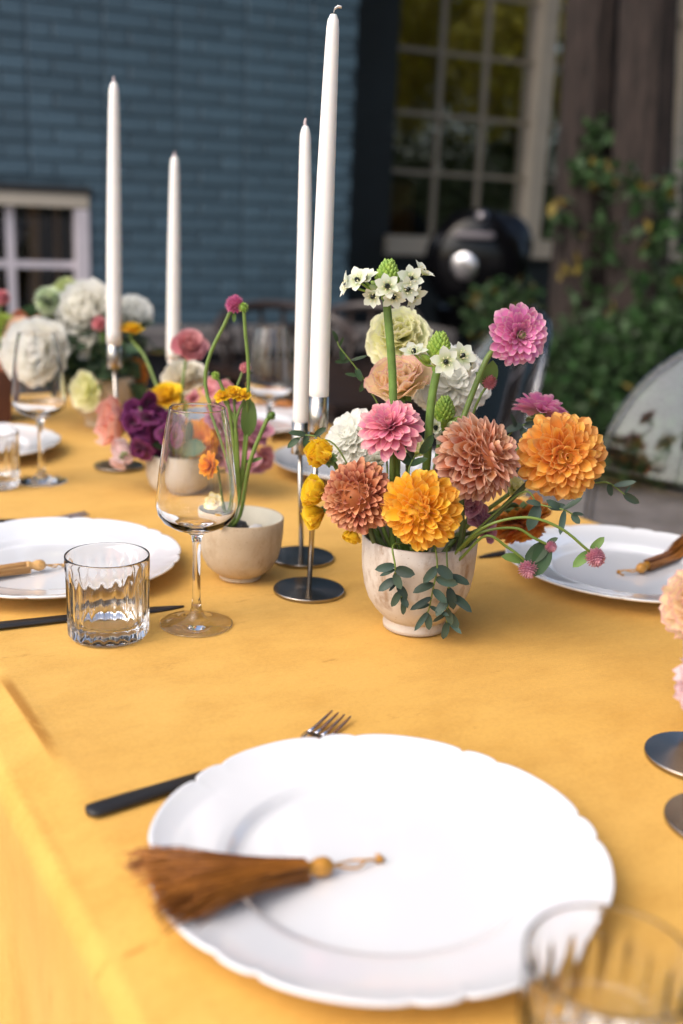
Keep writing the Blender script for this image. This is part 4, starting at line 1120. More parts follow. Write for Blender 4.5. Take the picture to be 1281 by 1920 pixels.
# --- star flowers with green bud cones
BL = petal_vf(1, .31, (.45, .25), -.12, .75, 1, nu=2, nv=5)
def star_flower(px, py, Y, label, pts, blooms, s=1.0, seed=0):
    c = at(px, py, Y); r = random.Random(seed); lean = Vector((.04, -.05, 1)).normalized()
    t = thing('star_of_bethlehem', base_in_vase(), label, 'flower', FL)
    stem(t, [base_in_vase(-.005, 0)] + pts + [c - Zu * .016 * s], (.0046 * s, .0042 * s), M_stem3)
    # cone of scale-like buds
    mb = MB(); A_, e1, e2 = frame(lean)
    for i in range(64):
        q = (i + .5) / 64; z = (1 - q) * .0185 * s; rad = .0098 * s * sin(min(1.0, .12 + q * 1.1) * pi * .5) ** .8
        e = cos(i * GA) * e1 + sin(i * GA) * e2; d = (lean * (1.25 - .75 * q) + e * (.35 + .5 * q)).normalized()
        mb.lathe([(.0004, -.003 * s), (.0022 * s, -.001 * s), (.0027 * s, .002 * s), (.0019 * s, .0052 * s), (.0004, .0072 * s)], c + lean * (z - .003) + e * rad * .72, 6, d)
    mb.lathe([(.001, .021 * s), (.005 * s, .018 * s), (.0088 * s, .009 * s), (.0095 * s, 0), (.005 * s, -.012 * s), (.0045 * s, -.018 * s)], c, 14, lean)
    mb.obj('bud_cone', M_bud, t)
    for (dx, dy, dz, ax, ay, az, op, R) in blooms:
        bc_ = c + Vector((dx, dy, dz)) * s; A = Vector((ax, ay, az)).normalized(); A_, e1, e2 = frame(A)
        fm = MB()
        for k in range(6):
            mx = petal_mtx(bc_, A_, e1, e2, radians(op + r.uniform(-8, 8)), k * pi / 3 + r.uniform(-.1, .1), R * s * r.uniform(.9, 1.08)); fm.add([mx @ Vector(p) for p in BL[0]], BL[1], BL[2])
        o = fm.obj('blossom', P_star, t)
        MB().lathe([(.001, .006), (.0018, .0055), (.0027, .003), (.0022, 0), (.001, -.001)], bc_, 12, A).obj('ovary', M_ov, o)
        sm = MB()
        for k in range(6):
            e = cos(k * pi / 3 + .5) * e1 + sin(k * pi / 3 + .5) * e2; p0 = bc_ + e * .0022; p1 = bc_ + e * .0045 * s + A_ * .0062 * s
            sm.tube([p0, p1], .00035, 4); sm.lathe([(.0002, -.0008), (.0009, 0), (.0002, .0008)], p1, 6)
        sm.obj('stamens', P_sta, o)
        tube('pedicel', smooth_path([c - Zu * .012 * s, (c + bc_) / 2 - Zu * .008 * s - A * .004, bc_ - A * .0005], 4), .0012 * s, M_bud, t, 6)
    # unopened buds round the foot of the cone
    for k in range(8):
        a = k * 2 * pi / 8 + seed; p = c + Vector((cos(a) * .011, sin(a) * .011, -.006 - .003 * (k % 2))) * s; d = Vector((cos(a), sin(a), .6)).normalized()
        MB().lathe([(.0008, -.004), (.0028, -.001), (.0034, .003), (.002, .007), (.0005, .009)], p, 10, d).obj('bud', M_bud if k % 3 else M_budp, t)
P_star = petal_mat('star_petal', (.6, .68, .3), (.83, .86, .72), (.86, .88, .78), .35, vary=.04)
M_ov = mat('black_ovary', (.006, .012, .012), .2); P_sta = mat('stamen', (.75, .7, .45), .6); M_budp = mat('pale_bud', (.55, .6, .3), .5)
star_flower(726, 527, 1.055, 'taller green and white star flower, highest in the big vase', [VC + Vector((-.015, 0, .09)), at(740, 860, 1.055), at(736, 700, 1.055)],
            [(.022, -.012, .003, .25, -.9, .35, 62, .0155), (.033, .004, .008, .5, -.2, .8, 55, .017), (-.022, -.006, .0, -.3, -.4, .85, 60, .016), (-.037, -.004, -.006, -.95, -.2, .2, 60, .0165), (.024, -.004, -.012, .7, -.5, -.4, 55, .0165), (.006, -.016, -.012, .1, -.8, -.5, 50, .0145), (-.012, -.012, -.013, -.4, -.7, -.4, 50, .0145), (.012, .012, -.008, .2, .7, .3, 60, .015), (.018, -.018, -.006, .5, -.8, .1, 60, .015), (-.028, -.01, -.001, -.5, -.6, .5, 62, .016), (.0, -.02, -.004, -.1, -.9, .2, 64, .0145)], .98, 1)
star_flower(822, 662, 1.06, 'middle green and white star flower in front of the white dahlia', [VC + Vector((-.002, -.005, .09)), at(800, 870, 1.06), at(808, 760, 1.06)],
            [(.006, -.017, -.006, .1, -.95, .1, 70, .0165), (-.024, -.006, -.001, -.2, -.35, .9, 62, .0165), (.022, -.006, -.002, .45, -.7, .5, 68, .016), (.028, .004, -.01, .8, -.4, .0, 55, .0145)], 1.0, 2)
star_flower(832, 778, 1.10, 'lowest green bud cone with few white stars, beside the copper dahlia', [VC + Vector((.004, .01, .09)), at(815, 900, 1.1)],
            [(-.008, -.014, -.012, -.3, -.8, .2, 45, .012), (-.002, -.016, -.020, .1, -.9, -.2, 45, .012), (.012, -.012, -.012, .5, -.8, .2, 45, .011)], .95, 3)

# --- leaves
LF = {k: mesh('leaf', *petal_vf(1, wdt, (.35, .3), cu, .85, 1, nu=4, nv=6)[:2], True, petal_vf(1, wdt, (.35, .3), cu, .85, 1, nu=4, nv=6)[2]) for k, wdt, cu in (('a', .17, -.1), ('b', .20, -.18), ('c', .125, .1), ('d', .26, -.12))}
def leaf(par, p, d, L_, m, kind='a', up=None, roll=0.0):
    d = Vector(d).normalized(); up = Vector(up or (0, -.7, .6)); x = d.cross(up).normalized(); z = x.cross(d)
    if roll: x, z = cos(roll) * x + sin(roll) * z, cos(roll) * z - sin(roll) * x
    key = (kind, m.name)
    if key not in LFM: me = LF[kind].copy(); me.materials.append(m); LFM[key] = me
    mx = Matrix((x * L_, d * L_, z * L_)).transposed().to_4x4(); mx.translation = p
    return link('leaf', LFM[key], None, par, mx)
LFM = {}
def sprig(label, pts, leaves, m=None, sm=None, base=None, r=.0011, name='eucalyptus_sprig', group=FL, loc=None):
    """leaves: (place along 0..1, dir in picture right/up/towards camera, length, kind)"""
    t = thing(name, loc or pts[0], label, 'sprig', group)
    S = smooth_path(pts, 8); tube('stem', S, (r, r * .6), sm or M_stem, t, 6)
    rr = random.Random(len(S) * 7 + len(leaves))
    for (q, dx, dz, dy, L_, k) in leaves:
        p = S[min(len(S) - 1, int(q * (len(S) - 1)))]
        leaf(t, p, (dx, -dy, dz), L_, m or M_leaf, k, (rr.uniform(-.4, .4), -.8, .5), rr.uniform(-.5, .5))
    return t
def fl(px, py, Y=1.0): return at(px, py, Y)
yv = VC.y - .066
sprig('eucalyptus sprig hanging at the left over the front of the big vase', [VC + Vector((-.01, -.03, .1)), at(738, 1022, yv + .004), at(741, 1060, yv - .004), at(742, 1085, yv), at(748, 1105, yv + .003), at(758, 1135, yv + .008)],
      [(.42, -.95, -.2, .2, .021, 'b'), (.45, -.8, -.35, .3, .018, 'c'), (.45, .9, -.1, .4, .021, 'd'), (.52, .3, -.9, .3, .018, 'd'), (.62, -.75, -.5, .2, .022, 'b'), (.68, -.6, -.7, .3, .012, 'c'), (.72, .6, -.7, .3, .019, 'b'), (.84, -.35, -.9, .2, .019, 'b'), (.97, .15, -.95, .2, .015, 'b'), (.92, .6, -.75, .5, .013, 'd')])
sprig('longer eucalyptus sprig hanging at the right over the front of the big vase', [VC + Vector((.012, -.03, .1)), at(815, 1020, yv + .002), at(820, 1062, yv - .006), at(812, 1105, yv - .002), at(805, 1140, yv + .006), at(800, 1152, yv + .01)],
      [(.4, -.6, -.75, .3, .022, 'b'), (.42, .8, -.5, .3, .02, 'd'), (.5, .95, -.2, .2, .024, 'b'), (.55, -.85, -.2, .3, .024, 'b'), (.62, .75, -.6, .3, .02, 'b'), (.68, -.8, -.5, .2, .026, 'c'), (.76, -.9, -.2, .2, .02, 'c'), (.78, .8, -.35, .2, .022, 'c'), (.9, -.55, -.8, .2, .024, 'c'), (.97, .2, -.95, .2, .019, 'b')])
sprig('third eucalyptus sprig ending in a pale leaf near the vase foot', [VC + Vector((.03, -.03, .1)), at(838, 1030, yv + .006), at(840, 1080, yv), at(842, 1120, yv + .006), at(838, 1150, yv + .012), at(838, 1168, yv + .016)],
      [(.42, .9, -.15, .2, .024, 'b'), (.5, .3, -.9, .3, .024, 'b'), (.58, .85, -.4, .2, .03, 'b'), (.62, -.6, -.7, .4, .024, 'b'), (.74, .2, -.9, .3, .018, 'd'), (.78, .6, -.75, .2, .022, 'b'), (.82, -.85, -.4, .3, .018, 'c'), (.9, .7, -.65, .2, .022, 'c'), (.98, -.1, -1, .2, .02, 'b')])
sprig('dark eucalyptus sprig reaching left behind the candles', [VC + Vector((-.03, .02, .09)), at(720, 800, 1.12), at(690, 725, 1.13), at(668, 690, 1.13), at(640, 655, 1.13), at(632, 640, 1.13)],
      [(.98, -.3, .9, .2, .014, 'b'), (.86, .3, .9, .2, .012, 'c'), (.8, .2, -.9, .4, .014, 'd'), (.68, -.95, -.1, .2, .018, 'c'), (.68, .9, .25, .2, .02, 'c'), (.6, .4, -.8, .3, .016, 'b'), (.5, -.95, .05, .2, .02, 'c'), (.45, -.3, -.9, .2, .014, 'b')], M_leafd)
sprig('eucalyptus sprig trailing right below the orange dahlia', [VC + Vector((.04, -.01, .095)), at(975, 925, 1.05), at(1010, 945, 1.04), at(1055, 955, 1.03), at(1075, 965, 1.03)],
      [(.5, -.3, -.9, .3, .03, 'b'), (.55, -.8, .3, .3, .018, 'b'), (.62, .9, .1, .3, .02, 'b'), (.78, .7, .5, .2, .024, 'c'), (.8, -.15, -.95, .2, .026, 'c'), (.72, -.6, .4, .2, .018, 'b'), (.98, .9, .15, .2, .012, 'b'), (.98, .6, -.7, .2, .013, 'd')])
sprig('thin eucalyptus tip poking out right of the orange dahlia', [at(1040, 900, 1.09), at(1110, 905, 1.09), at(1140, 905, 1.08), at(1165, 922, 1.08), at(1178, 932, 1.08)],
      [(.6, .95, .25, .2, .024, 'c'), (.55, .1, -.9, .2, .014, 'd'), (.85, .5, .85, .2, .012, 'c'), (.82, .85, -.5, .4, .02, 'b')])
sprig('pair of dark leaves against the cups of the near candles', [VC + Vector((-.04, .01, .095)), at(640, 850, 1.09), at(600, 822, 1.09), at(575, 816, 1.09), at(560, 822, 1.09)],
      [(.98, -.8, -.6, .2, .017, 'b'), (.75, -.95, .25, .2, .02, 'b'), (.8, .2, -.9, .3, .018, 'b'), (.6, .7, .6, .2, .016, 'b')], M_leafd)
sprig('leaves behind the copper dahlia under the side facing pink one', [VC + Vector((.03, .02, .1)), at(930, 850, 1.12), at(960, 810, 1.12), at(985, 795, 1.12)],
      [(.98, -.8, -.2, .2, .022, 'b'), (.98, .8, .1, .3, .02, 'b'), (.8, -.5, .8, .2, .02, 'c'), (.9, .5, -.8, .3, .018, 'b')], M_leaf)
sprig('green leaves between the golden dahlia and the coral dahlia', [VC + Vector((-.01, -.01, .1)), at(765, 900, 1.03), at(775, 860, 1.03), at(790, 850, 1.03)],
      [(.98, .5, .8, .2, .024, 'b'), (.7, -.4, .9, .2, .022, 'd'), (.55, -.6, .6, .2, .02, 'd'), (.5, .7, .5, .2, .02, 'b')], M_leafd)

# --- small globe flowers
GB = petal_vf(1, .3, (1.2, .8), .15, .75, 1, nu=2, nv=3)
def globe(px, py, Y, R, label, pts, m=None, leaves=(), group=FL, base=None, n=120, A=(.3, -.6, -.5), r=.0014, loc=None, name='globe_amaranth'):
    c = at(px, py, Y); t = thing(name, loc or base_in_vase(), label, 'flower', group)
    A_, e1, e2 = frame(A); mb = MB()
    for i in range(n):
        q = (i + .5) / n; ph = math.acos(1 - 1.85 * q); mx = petal_mtx(c, A_, e1, e2, ph, i * GA, R * random.uniform(.55, .68), 0, 0, 0); mx.translation += (mx.to_3x3() @ Vector((0, 1, 0))).normalized() * R * .42
        mb.add([mx @ Vector(p) for p in GB[0]], GB[1], GB[2])
    mb.lathe([(.001, -.6 * R), (.5 * R, -.3 * R), (.6 * R, 0), (.5 * R, .35 * R), (.001, .6 * R)], c, 12, A_)
    mb.obj('flower_head', m or P_clover, t)
    stem(t, [base or base_in_vase()] + pts + [c - A_ * R * .5], r, M_stem)
    for (dx, dz, dy, L_, k) in leaves: leaf(t, c - A_ * R * .75, (dx, -dy, dz), L_, M_leafd if R < .008 else M_leafg, k, (.2, -.6, .6))
    return t
rimR = VC + Vector((.028, -.045, .092))
globe(1116, 1045, .995, .0105, 'pink globe bud at the end of the longest arching stem', [rimR, at(905, 990, 1.0), at(985, 970, .995), at(1050, 990, .992), at(1098, 1028, .992)], None, ((-.75, -.65, .3, .024, 'b'), (.55, .75, .1, .02, 'b')), A=(.45, -.6, -.5))
globe(1033, 1025, 1.01, .0065, 'smallest pink globe bud beside large green bracts', [rimR + Vector((.004, .005, 0)), at(900, 1000, 1.01), at(965, 990, 1.01), at(1000, 1008, 1.01)], None, ((.7, .6, .2, .013, 'b'), (-.35, -.85, .5, .036, 'd'), (-.75, -.6, .4, .03, 'd')), A=(.6, -.4, -.3))
globe(990, 1066, 1.005, .0105, 'pink globe bud hanging lowest over the table', [rimR + Vector((.008, .0, -.002)), at(910, 1005, 1.005), at(950, 1025, 1.005), at(978, 1045, 1.005)], None, ((-.95, .3, .2, .026, 'b'), (.8, .3, .3, .014, 'b')), A=(.25, -.5, -.7))
globe(917, 716, 1.10, .0085, 'pink bud with green leaves under the tall pink dahlia', [VC + Vector((.02, .01, .095)), at(880, 800, 1.1), at(900, 745, 1.1)], P_rose, ((.15, .95, .3, .03, 'd'), (-.5, .7, .3, .022, 'd')), A=(.25, -.3, .9))

# ------------------------------------------------------------------ vases and bowls
def clay(name, c, c2, stain):
    m, t, b, N, L = new_mat(name)
    tc = N.new('ShaderNodeTexCoord')
    def nz(s, st=(1, 1, 1), d=6):
        mp = N.new('ShaderNodeMapping'); mp.inputs['Scale'].default_value = st; L.new(tc.outputs['Object'], mp.inputs[0]); n = N.new('ShaderNodeTexNoise')
        n.inputs['Scale'].default_value = s; n.inputs['Detail'].default_value = d; n.inputs['Roughness'].default_value = .65; L.new(mp.outputs[0], n.inputs['Vector']); return n.outputs[0]
    def rp(x, p0, a, p1, bb):
        r = N.new('ShaderNodeValToRGB'); L.new(x, r.inputs[0]); e = r.color_ramp.elements; e[0].position = p0; e[0].color = (*a, 1); e[1].position = p1; e[1].color = (*bb, 1); return r.outputs[0]
    x = N.new('ShaderNodeMix'); x.data_type = 'RGBA'
    L.new(rp(nz(38, (1, 1, .5)), .53, (0, 0, 0), .70, (1, 1, 1)), x.inputs[0]); L.new(rp(nz(18), .35, c2, .65, c), x.inputs[6]); x.inputs[7].default_value = (*stain, 1)
    y = N.new('ShaderNodeMix'); y.data_type = 'RGBA'; y.blend_type = 'MULTIPLY'; y.inputs[0].default_value = .5
    L.new(x.outputs[2], y.inputs[6]); L.new(rp(nz(420, (1, 1, 1), 2), .28, (.45, .33, .22), .36, (1, 1, 1)), y.inputs[7])
    L.new(y.outputs[2], b.inputs['Base Color']); b.inputs['Roughness'].default_value = .75
    bp = N.new('ShaderNodeBump'); bp.inputs['Strength'].default_value = .35; bp.inputs['Distance'].default_value = .0015; L.new(nz(120), bp.inputs['Height']); L.new(bp.outputs[0], b.inputs['Normal'])
    return m
M_vase = clay('whitewashed_clay', (.61, .565, .52), (.52, .455, .40), (.30, .20, .13))
M_bowl = clay('beige_stoneware', (.56, .46, .33), (.48, .37, .25), (.40, .29, .18))
M_bin = mat('glazed_inside', (.70, .66, .55), .4, var=.1)
def vase(name, c, rr, h, foot, fh, label, m, cat='vase', shape=None, group=None):
    t = thing(name, c, label, cat, group)
    prof = [(.001, .003), (foot * .8, .003), (foot * .86, 0), (foot, .001), (foot * 1.02, fh * .45), (foot * .96, fh * .85), (foot * 1.0, fh)]
    S = shape or ((.10, .62), (.2, .76), (.34, .89), (.5, .96), (.7, .995), (.88, 1.0), (1.0, .99))
    prof += [(rr * b, fh + (h - fh) * a) for a, b in S]
    th = .0045
    prof += [(rr * .975, h + .0012), (rr * .955, h)]
    ms = MB(); ms.lathe(prof, c, 72); ms.obj('body', m, t)
    inn = [(rr * .955, h)] + [(rr * b - th, fh + (h - fh) * a) for a, b in S[::-1] if a < .95] + [(.001, fh + .006)]
    ms = MB(); ms.lathe(inn, c, 64); ms.obj('inside', M_bin if m is M_bowl else m, t)
    return t
vase('footed_vase', VC + Zu * .0008, .0607, .1005, .0335, .0125, 'whitewashed clay footed vase holding the large dahlia arrangement', M_vase,
     shape=((.0, .56), (.04, .62), (.12, .73), (.24, .845), (.4, .925), (.6, .972), (.8, .99), (1.0, 1.0)))
BC1 = Vector((-.1175, 1.2035, TZ + .0008))
vase('stoneware_bowl', BC1, .0503, .0748, .0245, .006, 'beige stoneware bowl with pebbles and a few bare stems', M_bowl, 'bowl', ((.0, .5), (.05, .62), (.15, .77), (.3, .885), (.5, .955), (.75, .99), (1, 1)))
M_peb = mat('pale_pebble', (.62, .6, .58), .5, var=.2, scale=30); M_pebd = mat('dark_pebble', (.07, .065, .06), .5, var=.3)
for i, (dx, dy, rr, mm, lb) in enumerate(((.018, -.004, .0105, M_peb, 'white pebble in the beige bowl'), (-.002, .012, .0095, M_pebd, 'dark pebble behind the stems in the beige bowl'), (.004, -.02, .009, M_pebd, 'dark pebble at the front of the beige bowl'), (-.02, -.01, .0095, M_peb, 'pale pebble left of the stems in the beige bowl'))):
    mb = MB(); mb.lathe([(.0005, -rr * .7), (rr * .7, -rr * .5), (rr, 0), (rr * .72, rr * .5), (.0005, rr * .72)], BC1 + Vector((dx, dy, .0605)), 18, Vector((.2 * (i - 1), .1, 1)))
    tag(mb.obj('pebble', mm), lb, 'pebble', 'pebbles in the beige bowl')
MB().lathe([(.001, .052), (.0425, .052), (.0415, .046), (.001, .046)], BC1, 40).obj('moss', mat('dark_moss', (.05, .055, .03), .95, bump=1, bscale=200))
tag(bpy.data.objects['moss'], 'dark moss filling the beige bowl under its pebbles', 'moss', None, 'stuff')

# stems in that bowl
G1 = 'flowers in the beige bowl'
b1 = BC1 + Vector((-.012, .004, .06)); Yb = BC1.y
globe(440, 571, Yb + .02, .0115, 'round pink globe flower on the tallest stem of the beige bowl', [at(448, 900, Yb), at(385, 720, Yb + .02), at(425, 600, Yb + .02)], petal_mat('magenta_bract', (.5, .06, .2), (.66, .16, .34), (.75, .3, .45), .25), ((.1, -.9, .3, .012, 'b'),), G1, b1, 110, (.1, -.1, 1), .0022, b1)
globe(457, 577, Yb - .01, .0062, 'small green bud beside the round pink globe flower', [at(452, 900, Yb), at(466, 720, Yb - .01), at(460, 620, Yb - .01)], M_bud, (), G1, b1, 50, (-.1, -.2, 1), .002, b1)
globe(404, 705, Yb - .01, .0058, 'green bud left of the yellow button flowers', [at(446, 930, Yb), at(432, 780, Yb - .01), at(415, 722, Yb - .01)], M_bud, (), G1, b1, 50, (-.5, -.2, .8), .002, b1)
globe(508, 780, Yb - .01, .0062, 'dull green seed head leaning right above the beige bowl', [at(452, 960, Yb), at(468, 870, Yb - .01), at(497, 795, Yb - .01)], M_stem3, (), G1, b1, 50, (.6, -.2, .8), .0024, b1)
globe(460, 690, Yb + .05, .0075, 'small magenta tuft behind the thin stem', [at(450, 920, Yb), at(440, 760, Yb + .04), at(452, 705, Yb + .05)], P_rose, ((.9, -.1, .2, .012, 'c'),), G1, b1, 70, (.3, -.3, .9), .0014, b1)
LT = sprig('single upright green leaf on a stem of the beige bowl', [b1, at(455, 900, Yb), at(462, 840, Yb - .01), at(464, 815, Yb - .01)], [(.98, .08, 1, .05, .046, 'b'), (.5, .9, .2, .1, .022, 'c')], M_leafg, M_stem, None, .0022, 'leafy_stem', G1, b1)
for i, (px, py, R) in enumerate(((418, 738, .011), (436, 733, .0115), (455, 737, .0105))):
    rose(px, py, Yb - .012, R, (-.1, -.5, .85), P_ylw, ['left', 'middle', 'right'][i] + ' yellow button flower of three above the beige bowl', ((5, 15), (6, 35), (7, 60), (7, 85)), .45, .1, .05, 60 + i, 'flower', 'button_flower', G1, b1, [at(448, 930, Yb), at(442, 800, Yb - .01)], True, sr=.0016)
rose(400, 945, Yb - .05, .0155, (-.4, -.6, .3), petal_mat('buttery_petal', (.9, .7, .1), (.86, .78, .55), (.9, .75, .2), .3), 'white and yellow flower seen through the wine glass at the bowl rim', ((5, 30), (6, 62)), .42, .0, .06, 64, 'flower', 'narcissus', G1, b1, [at(430, 985, Yb - .04)], True, sr=.0016)
rose(412, 985, Yb - .052, .006, (-.2, -.8, -.3), P_ylw, 'tiny yellow bloom hanging on the beige bowl rim', ((4, 30), (5, 60)), .4, .0, .05, 65, 'flower', 'button_flower', G1, b1, [at(425, 985, Yb - .04)], True, sr=.001)

# bowl with the mixed low arrangement
BC2 = on(331, 938); BC2 = Vector((BC2.x, BC2.y + .045, TZ + .0008))
Y2 = BC2.y
vase('stoneware_bowl', BC2, .0535, .062, .034, .004, 'pale ribbed bowl crowded with purple and orange flowers', clay('pale_stoneware', (.56, .52, .46), (.5, .45, .38), (.42, .36, .28)), 'bowl', ((.0, .66), (.06, .78), (.2, .9), (.45, .98), (.75, 1.0), (1, .985)))
G2 = 'flowers in the pale ribbed bowl'
b2 = BC2 + Vector((0, 0, .03)); B2 = dict(group=G2, base=b2)
rim2 = BC2 + Vector((0, 0, .06))
cluster(292, 856, 262, 760, Y2 - .03, 16, .021, P_purple, 'dark purple snapdragon spike over the pale bowl', 41, 'snapdragon', base=b2, group=G2, spread=.014)
cluster(318, 850, 322, 770, Y2 - .01, 10, .017, P_purple, 'second purple snapdragon spike behind the wine glass', 42, 'snapdragon', base=b2, group=G2, spread=.014)
cluster(468, 870, 430, 780, Y2 + .0, 16, .021, P_mauve, 'mauve snapdragon leaning right behind the bare stems', 43, 'snapdragon', base=b2, group=G2, spread=.014)
cluster(420, 730, 400, 790, Y2 + .03, 8, .015, P_rose, 'rosy snapdragon tips above the wine glass rim', 44, 'snapdragon', base=b2, group=G2, spread=.016)
rose(212, 792, Y2 + .0, .050, (-.75, -.45, .25), petal_mat('salmon_petal', (.8, .55, .1), (.83, .42, .32), (.84, .5, .42), .35, vary=.06), 'salmon poppy opening left beside the purple spikes', ((4, 28), (5, 60)), .75, .25, .03, 50, 'poppy', 'poppy', G2, b2, [rim2, at(250, 830, Y2)], True)
rose(232, 845, Y2 - .04, .026, (-.5, -.6, -.2), P_pale, 'pale pink bloom drooping below the salmon poppy', ((4, 28), (5, 60)), .7, .2, .05, 51, 'flower', 'sweet_pea', G2, b2, [rim2], True)
rose(222, 868, Y2 - .05, .017, (-.3, -.6, -.6), P_pale, 'lowest pale pink bloom touching the table', ((4, 28), (5, 60)), .7, .2, .05, 52, 'flower', 'sweet_pea', G2, b2, [rim2, at(240, 850, Y2 - .05)], True)
rose(310, 735, Y2 + .0, .027, (-.2, -.55, .8), P_ylw, 'bright yellow tufted flower above the purple spikes', ((6, 15), (8, 35), (9, 58), (9, 80)), .42, .1, .05, 53, 'flower', 'button_flower', G2, b2, [rim2, at(315, 800, Y2)], True)
rose(345, 697, Y2 + .1, .040, (.0, -.45, .9), petal_mat('ivory_petal', (.75, .55, .3), (.84, .78, .62), (.85, .82, .72), .35, vary=.05), 'ivory bloom under the pink ranunculus', ((5, 20), (6, 42), (7, 68), (7, 88)), .6, .15, .04, 54, 'flower', 'carnation', G2, b2, [rim2], True)
rose(357, 645, Y2 + .03, .030, (.25, -.7, .6), P_rose, 'pink ranunculus with a green eye standing before the shortest candle', ((5, 10), (7, 24), (8, 42), (9, 62), (9, 84)), .5, .2, .025, 55, 'ranunculus', 'ranunculus', G2, b2, [rim2, at(340, 760, Y2 + .02), at(345, 700, Y2 + .03)], True)
rose(248, 612, Y2 + .15, .021, (.1, -.1, 1), P_ylw, 'flat yellow flower head at the left on a long slanting stem', ((6, 20), (8, 45), (9, 75)), .42, .0, .05, 56, 'flower', 'yarrow', G2, b2, [rim2, at(300, 740, Y2 + .08), at(272, 670, Y2 + .12)], True)
rose(338, 820, Y2 - .02, .030, (-.2, -.8, .3), P_mar, 'orange marigold at the left inside the wine glass view', ((6, 30), (9, 62), (10, 85)), .3, .0, .04, 57, 'marigold', 'marigold', G2, b2, [rim2], True)
rose(378, 820, Y2 - .03, .036, (.0, -.8, .4), P_mar, 'large orange marigold seen through the wine glass', ((6, 25), (9, 50), (12, 78), (12, 95)), .26, .0, .04, 58, 'marigold', 'marigold', G2, b2, [rim2], True)
rose(388, 872, Yb - .03, .017, (-.5, -.6, .2), P_mar, 'small golden marigold on a curved stem above the beige bowl', ((6, 25), (9, 55), (9, 80)), .26, .0, .04, 59, 'marigold', 'marigold', G1, b1, [at(425, 960, Yb - .01), at(414, 890, Yb - .02)], True, sr=.0018)
rose(330, 800, Y2 - .0, .024, (-.1, -.7, .6), petal_mat('apricot_petal', (.8, .4, .15), (.82, .38, .2), (.85, .5, .3), .3), 'apricot bloom between the marigolds', ((5, 25), (6, 55)), .6, .1, .05, 66, 'flower', 'stock', G2, b2, [rim2], True)
sprig('green leaves at the rim of the pale ribbed bowl', [b2, rim2, at(330, 850, Y2 - .05), at(350, 830, Y2 - .05)], [(.5, -.7, .5, .4, .05, 'b'), (.6, .7, .5, .4, .05, 'b'), (.7, -.4, .8, .4, .045, 'b'), (.8, .8, .2, .4, .05, 'd'), (.98, .2, .9, .3, .04, 'b'), (.4, -.9, -.1, .4, .05, 'd')], M_leafd, M_stem2, None, .002, 'leaf_sprig', G2, b2)

# footed vase of white flowers, far left
BC3 = on(185, 806); BC3 = Vector((BC3.x, BC3.y + .045, TZ + .0008)); Y3 = BC3.y
vase('footed_vase', BC3, .066, .10, .036, .012, 'beige footed vase of white flowers at the far left', M_bowl)
G3 = 'flowers in the far footed vase'; b3 = BC3 + Vector((0, 0, .06)); rim3 = BC3 + Vector((0, 0, .1))
def r3(px, py, Y, R, A, m, label, layers=((5, 14), (6, 30), (7, 48), (8, 68), (9, 92)), wd=.6, seed=70, nm='peony', cu=.3): rose(px, py, Y, R * 1.1, A, m, label, layers, wd, cu, .07, seed, 'flower', nm, G3, b3, [rim3.lerp(at(px, py, Y), .2)], True, sr=.003)
P_wh = petal_mat('ivory_white_petal', (.88, .80, .5), (.92, .90, .82), (.93, .92, .88), .5, vary=.03)
r3(158, 572, Y3 + .0, .056, (-.1, -.8, .5), P_wh, 'biggest white peony beside the farthest left candle', seed=70)
r3(62, 655, Y3 - .10, .066, (-.1, -.85, .45), P_wh, 'broad white bloom behind the far wine glass', seed=71)
r3(250, 582, Y3 + .08, .042, (.3, -.6, .6), P_white, 'white peony to the right of the farthest left candle', seed=72)
r3(165, 640, Y3 - .02, .036, (.0, -.8, .3), P_wh, 'white bloom in shade under the biggest peony', seed=73)
r3(155, 732, Y3 - .12, .038, (-.55, -.75, .1), P_cream, 'pale yellow poppy facing left in front of the far vase', ((4, 25), (5, 60), (5, 80)), .7, 74, 'poppy', .15)
r3(245, 702, Y3 + .0, .032, (.2, -.9, .2), P_dorange, 'orange ranunculus half hidden on the far vase', seed=75, nm='ranunculus')
r3(200, 700, Y3 - .03, .034, (-.2, -.9, .2), P_peach, 'peach bloom above the far vase rim', seed=76, nm='lisianthus')
globe(186, 607, Y3 - .05, .015, 'pink bud among the white peonies', [rim3], P_rose, ((.3, -.9, .2, .03, 'b'),), G3, b3, 90, (0, -.6, .8), .002, b3)
globe(92, 565, Y3 + .03, .03, 'pale green tuft left of the biggest white peony', [rim3], petal_mat('pale_green_bract', (.5, .62, .3), (.66, .74, .5), (.78, .84, .66), .3), (), G3, b3, 120, (0, -.6, .8), .002, b3, 'hydrangea')
globe(125, 545, Y3 + .08, .028, 'yellow green tuft at the top of the far arrangement', [rim3], petal_mat('lime_bract', (.5, .58, .2), (.62, .68, .32), (.7, .74, .45), .3), (), G3, b3, 120, (0, -.6, .8), .002, b3, 'hydrangea')
V, Fc, uv = leaf_cloud(420, [(*at(210, 670, Y3), .05), (*at(185, 650, Y3), .05), (*at(120, 590, Y3 + .04), .04), (*at(225, 720, Y3), .045), (*at(120, 690, Y3 - .02), .045), (*at(230, 640, Y3 + .05), .05)], .045, 91)
lt = thing('leaf_sprig', b3, 'dark leaves filling the gaps between the far white flowers', 'foliage', G3)
tag(wmesh('leaves', V, Fc, M_leafd, lt, False, uv), kind='stuff'); stem(lt, [b3, rim3, at(200, 680, Y3)], .002, M_stem2)
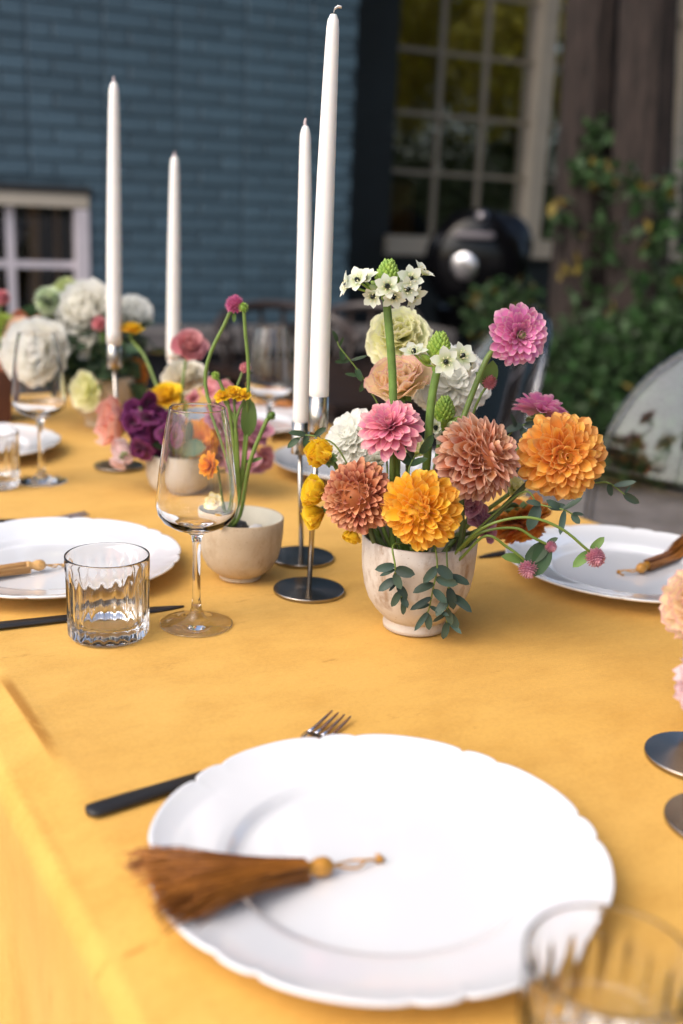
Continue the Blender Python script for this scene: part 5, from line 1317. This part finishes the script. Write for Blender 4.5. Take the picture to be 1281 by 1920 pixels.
# brown pot at the left edge
PB = on(-45, 792); PB = Vector((PB.x, PB.y + .03, TZ + .0008)); Y4 = PB.y
pt = thing('brown_pot', PB, 'square reddish brown pot at the left edge', 'pot')
m_ = MB()
M_br = mat('red_brown_clay', (.1, .035, .025), .5, var=.2)
q4 = [(-1, -1), (1, -1), (1, 1), (-1, 1)]; V = []
for (s, z) in ((.048, 0), (.055, .1), (.05, .1), (.044, .01)): V += [PB + NX * a * s + AX * b * s + Zu * z for a, b in q4]
Fc = [(0, 3, 2, 1), (12, 13, 14, 15)] + [(4 * i + k, 4 * i + (k + 1) % 4, 4 * i + 4 + (k + 1) % 4, 4 * i + 4 + k) for i in range(3) for k in range(4)]
wmesh('body', V, Fc, M_br, pt, False)
G4 = 'flowers in the brown pot'; b4 = PB + Zu * .05; rim4 = PB + Zu * .1
def r4(px, py, Y, R, A, m, label, seed, nm): rose(px, py, Y, R, A, m, label, ((5, 14), (6, 34), (7, 58), (7, 82)), .55, .2, .04, seed, 'flower', nm, G4, b4, [rim4.lerp(at(px, py, Y), .2)], True, sr=.003)
r4(48, 597, Y4 + .06, .03, (.3, -.6, .7), P_terra, 'rust coloured bloom above the broad white one', 80, 'ranunculus')
r4(30, 615, Y4 + .03, .034, (-.2, -.7, .6), P_peach, 'peach bloom left of the rust coloured one', 81, 'lisianthus')
r4(10, 690, Y4 + .0, .036, (.1, -.8, .3), petal_mat('tan_petal', (.7, .35, .15), (.75, .42, .25), (.8, .5, .35), .3), 'tan bloom right above the brown pot', 82, 'lisianthus')
globe(4, 558, Y4 + .08, .017, 'pink globe flower at the left edge before the window', [rim4], P_rose, (), G4, b4, 90, (0, -.6, .8), .002, b4)
globe(8, 615, Y4 + .05, .03, 'lime green tuft at the left edge', [rim4], petal_mat('lime_green_bract', (.25, .4, .04), (.4, .5, .08), (.5, .58, .15), .3), (), G4, b4, 120, (0, -.6, .8), .002, b4, 'hydrangea')

# arrangement at the right edge, close to the camera
BC5 = Vector((.36, .86, TZ + .0008))
vase('footed_vase', BC5, .058, .1, .033, .012, 'whitewashed vase just outside the right edge holding pale carnations', M_vase)
G5 = 'pale carnations at the right edge'; b5 = BC5 + Zu * .05; rim5 = BC5 + Zu * .1
for i, (px, py, Y, R, A, mm, lb) in enumerate(((1300, 1130, .80, .034, (-.7, -.6, .3), P_peach, 'upper frilled peach carnation at the right edge'), (1312, 1300, .74, .030, (-.8, -.5, -.1), P_pale, 'lower frilled pale pink carnation at the right edge'))):
    rose(px, py, Y, R, A, mm, lb, ((8, 10), (11, 28), (13, 46), (14, 66), (14, 88)), .36, .12, .1, 85 + i, 'carnation', 'carnation', G5, b5, [rim5, rim5.lerp(at(px, py, Y), .5) + Zu * .02], False, 6, sr=.002)
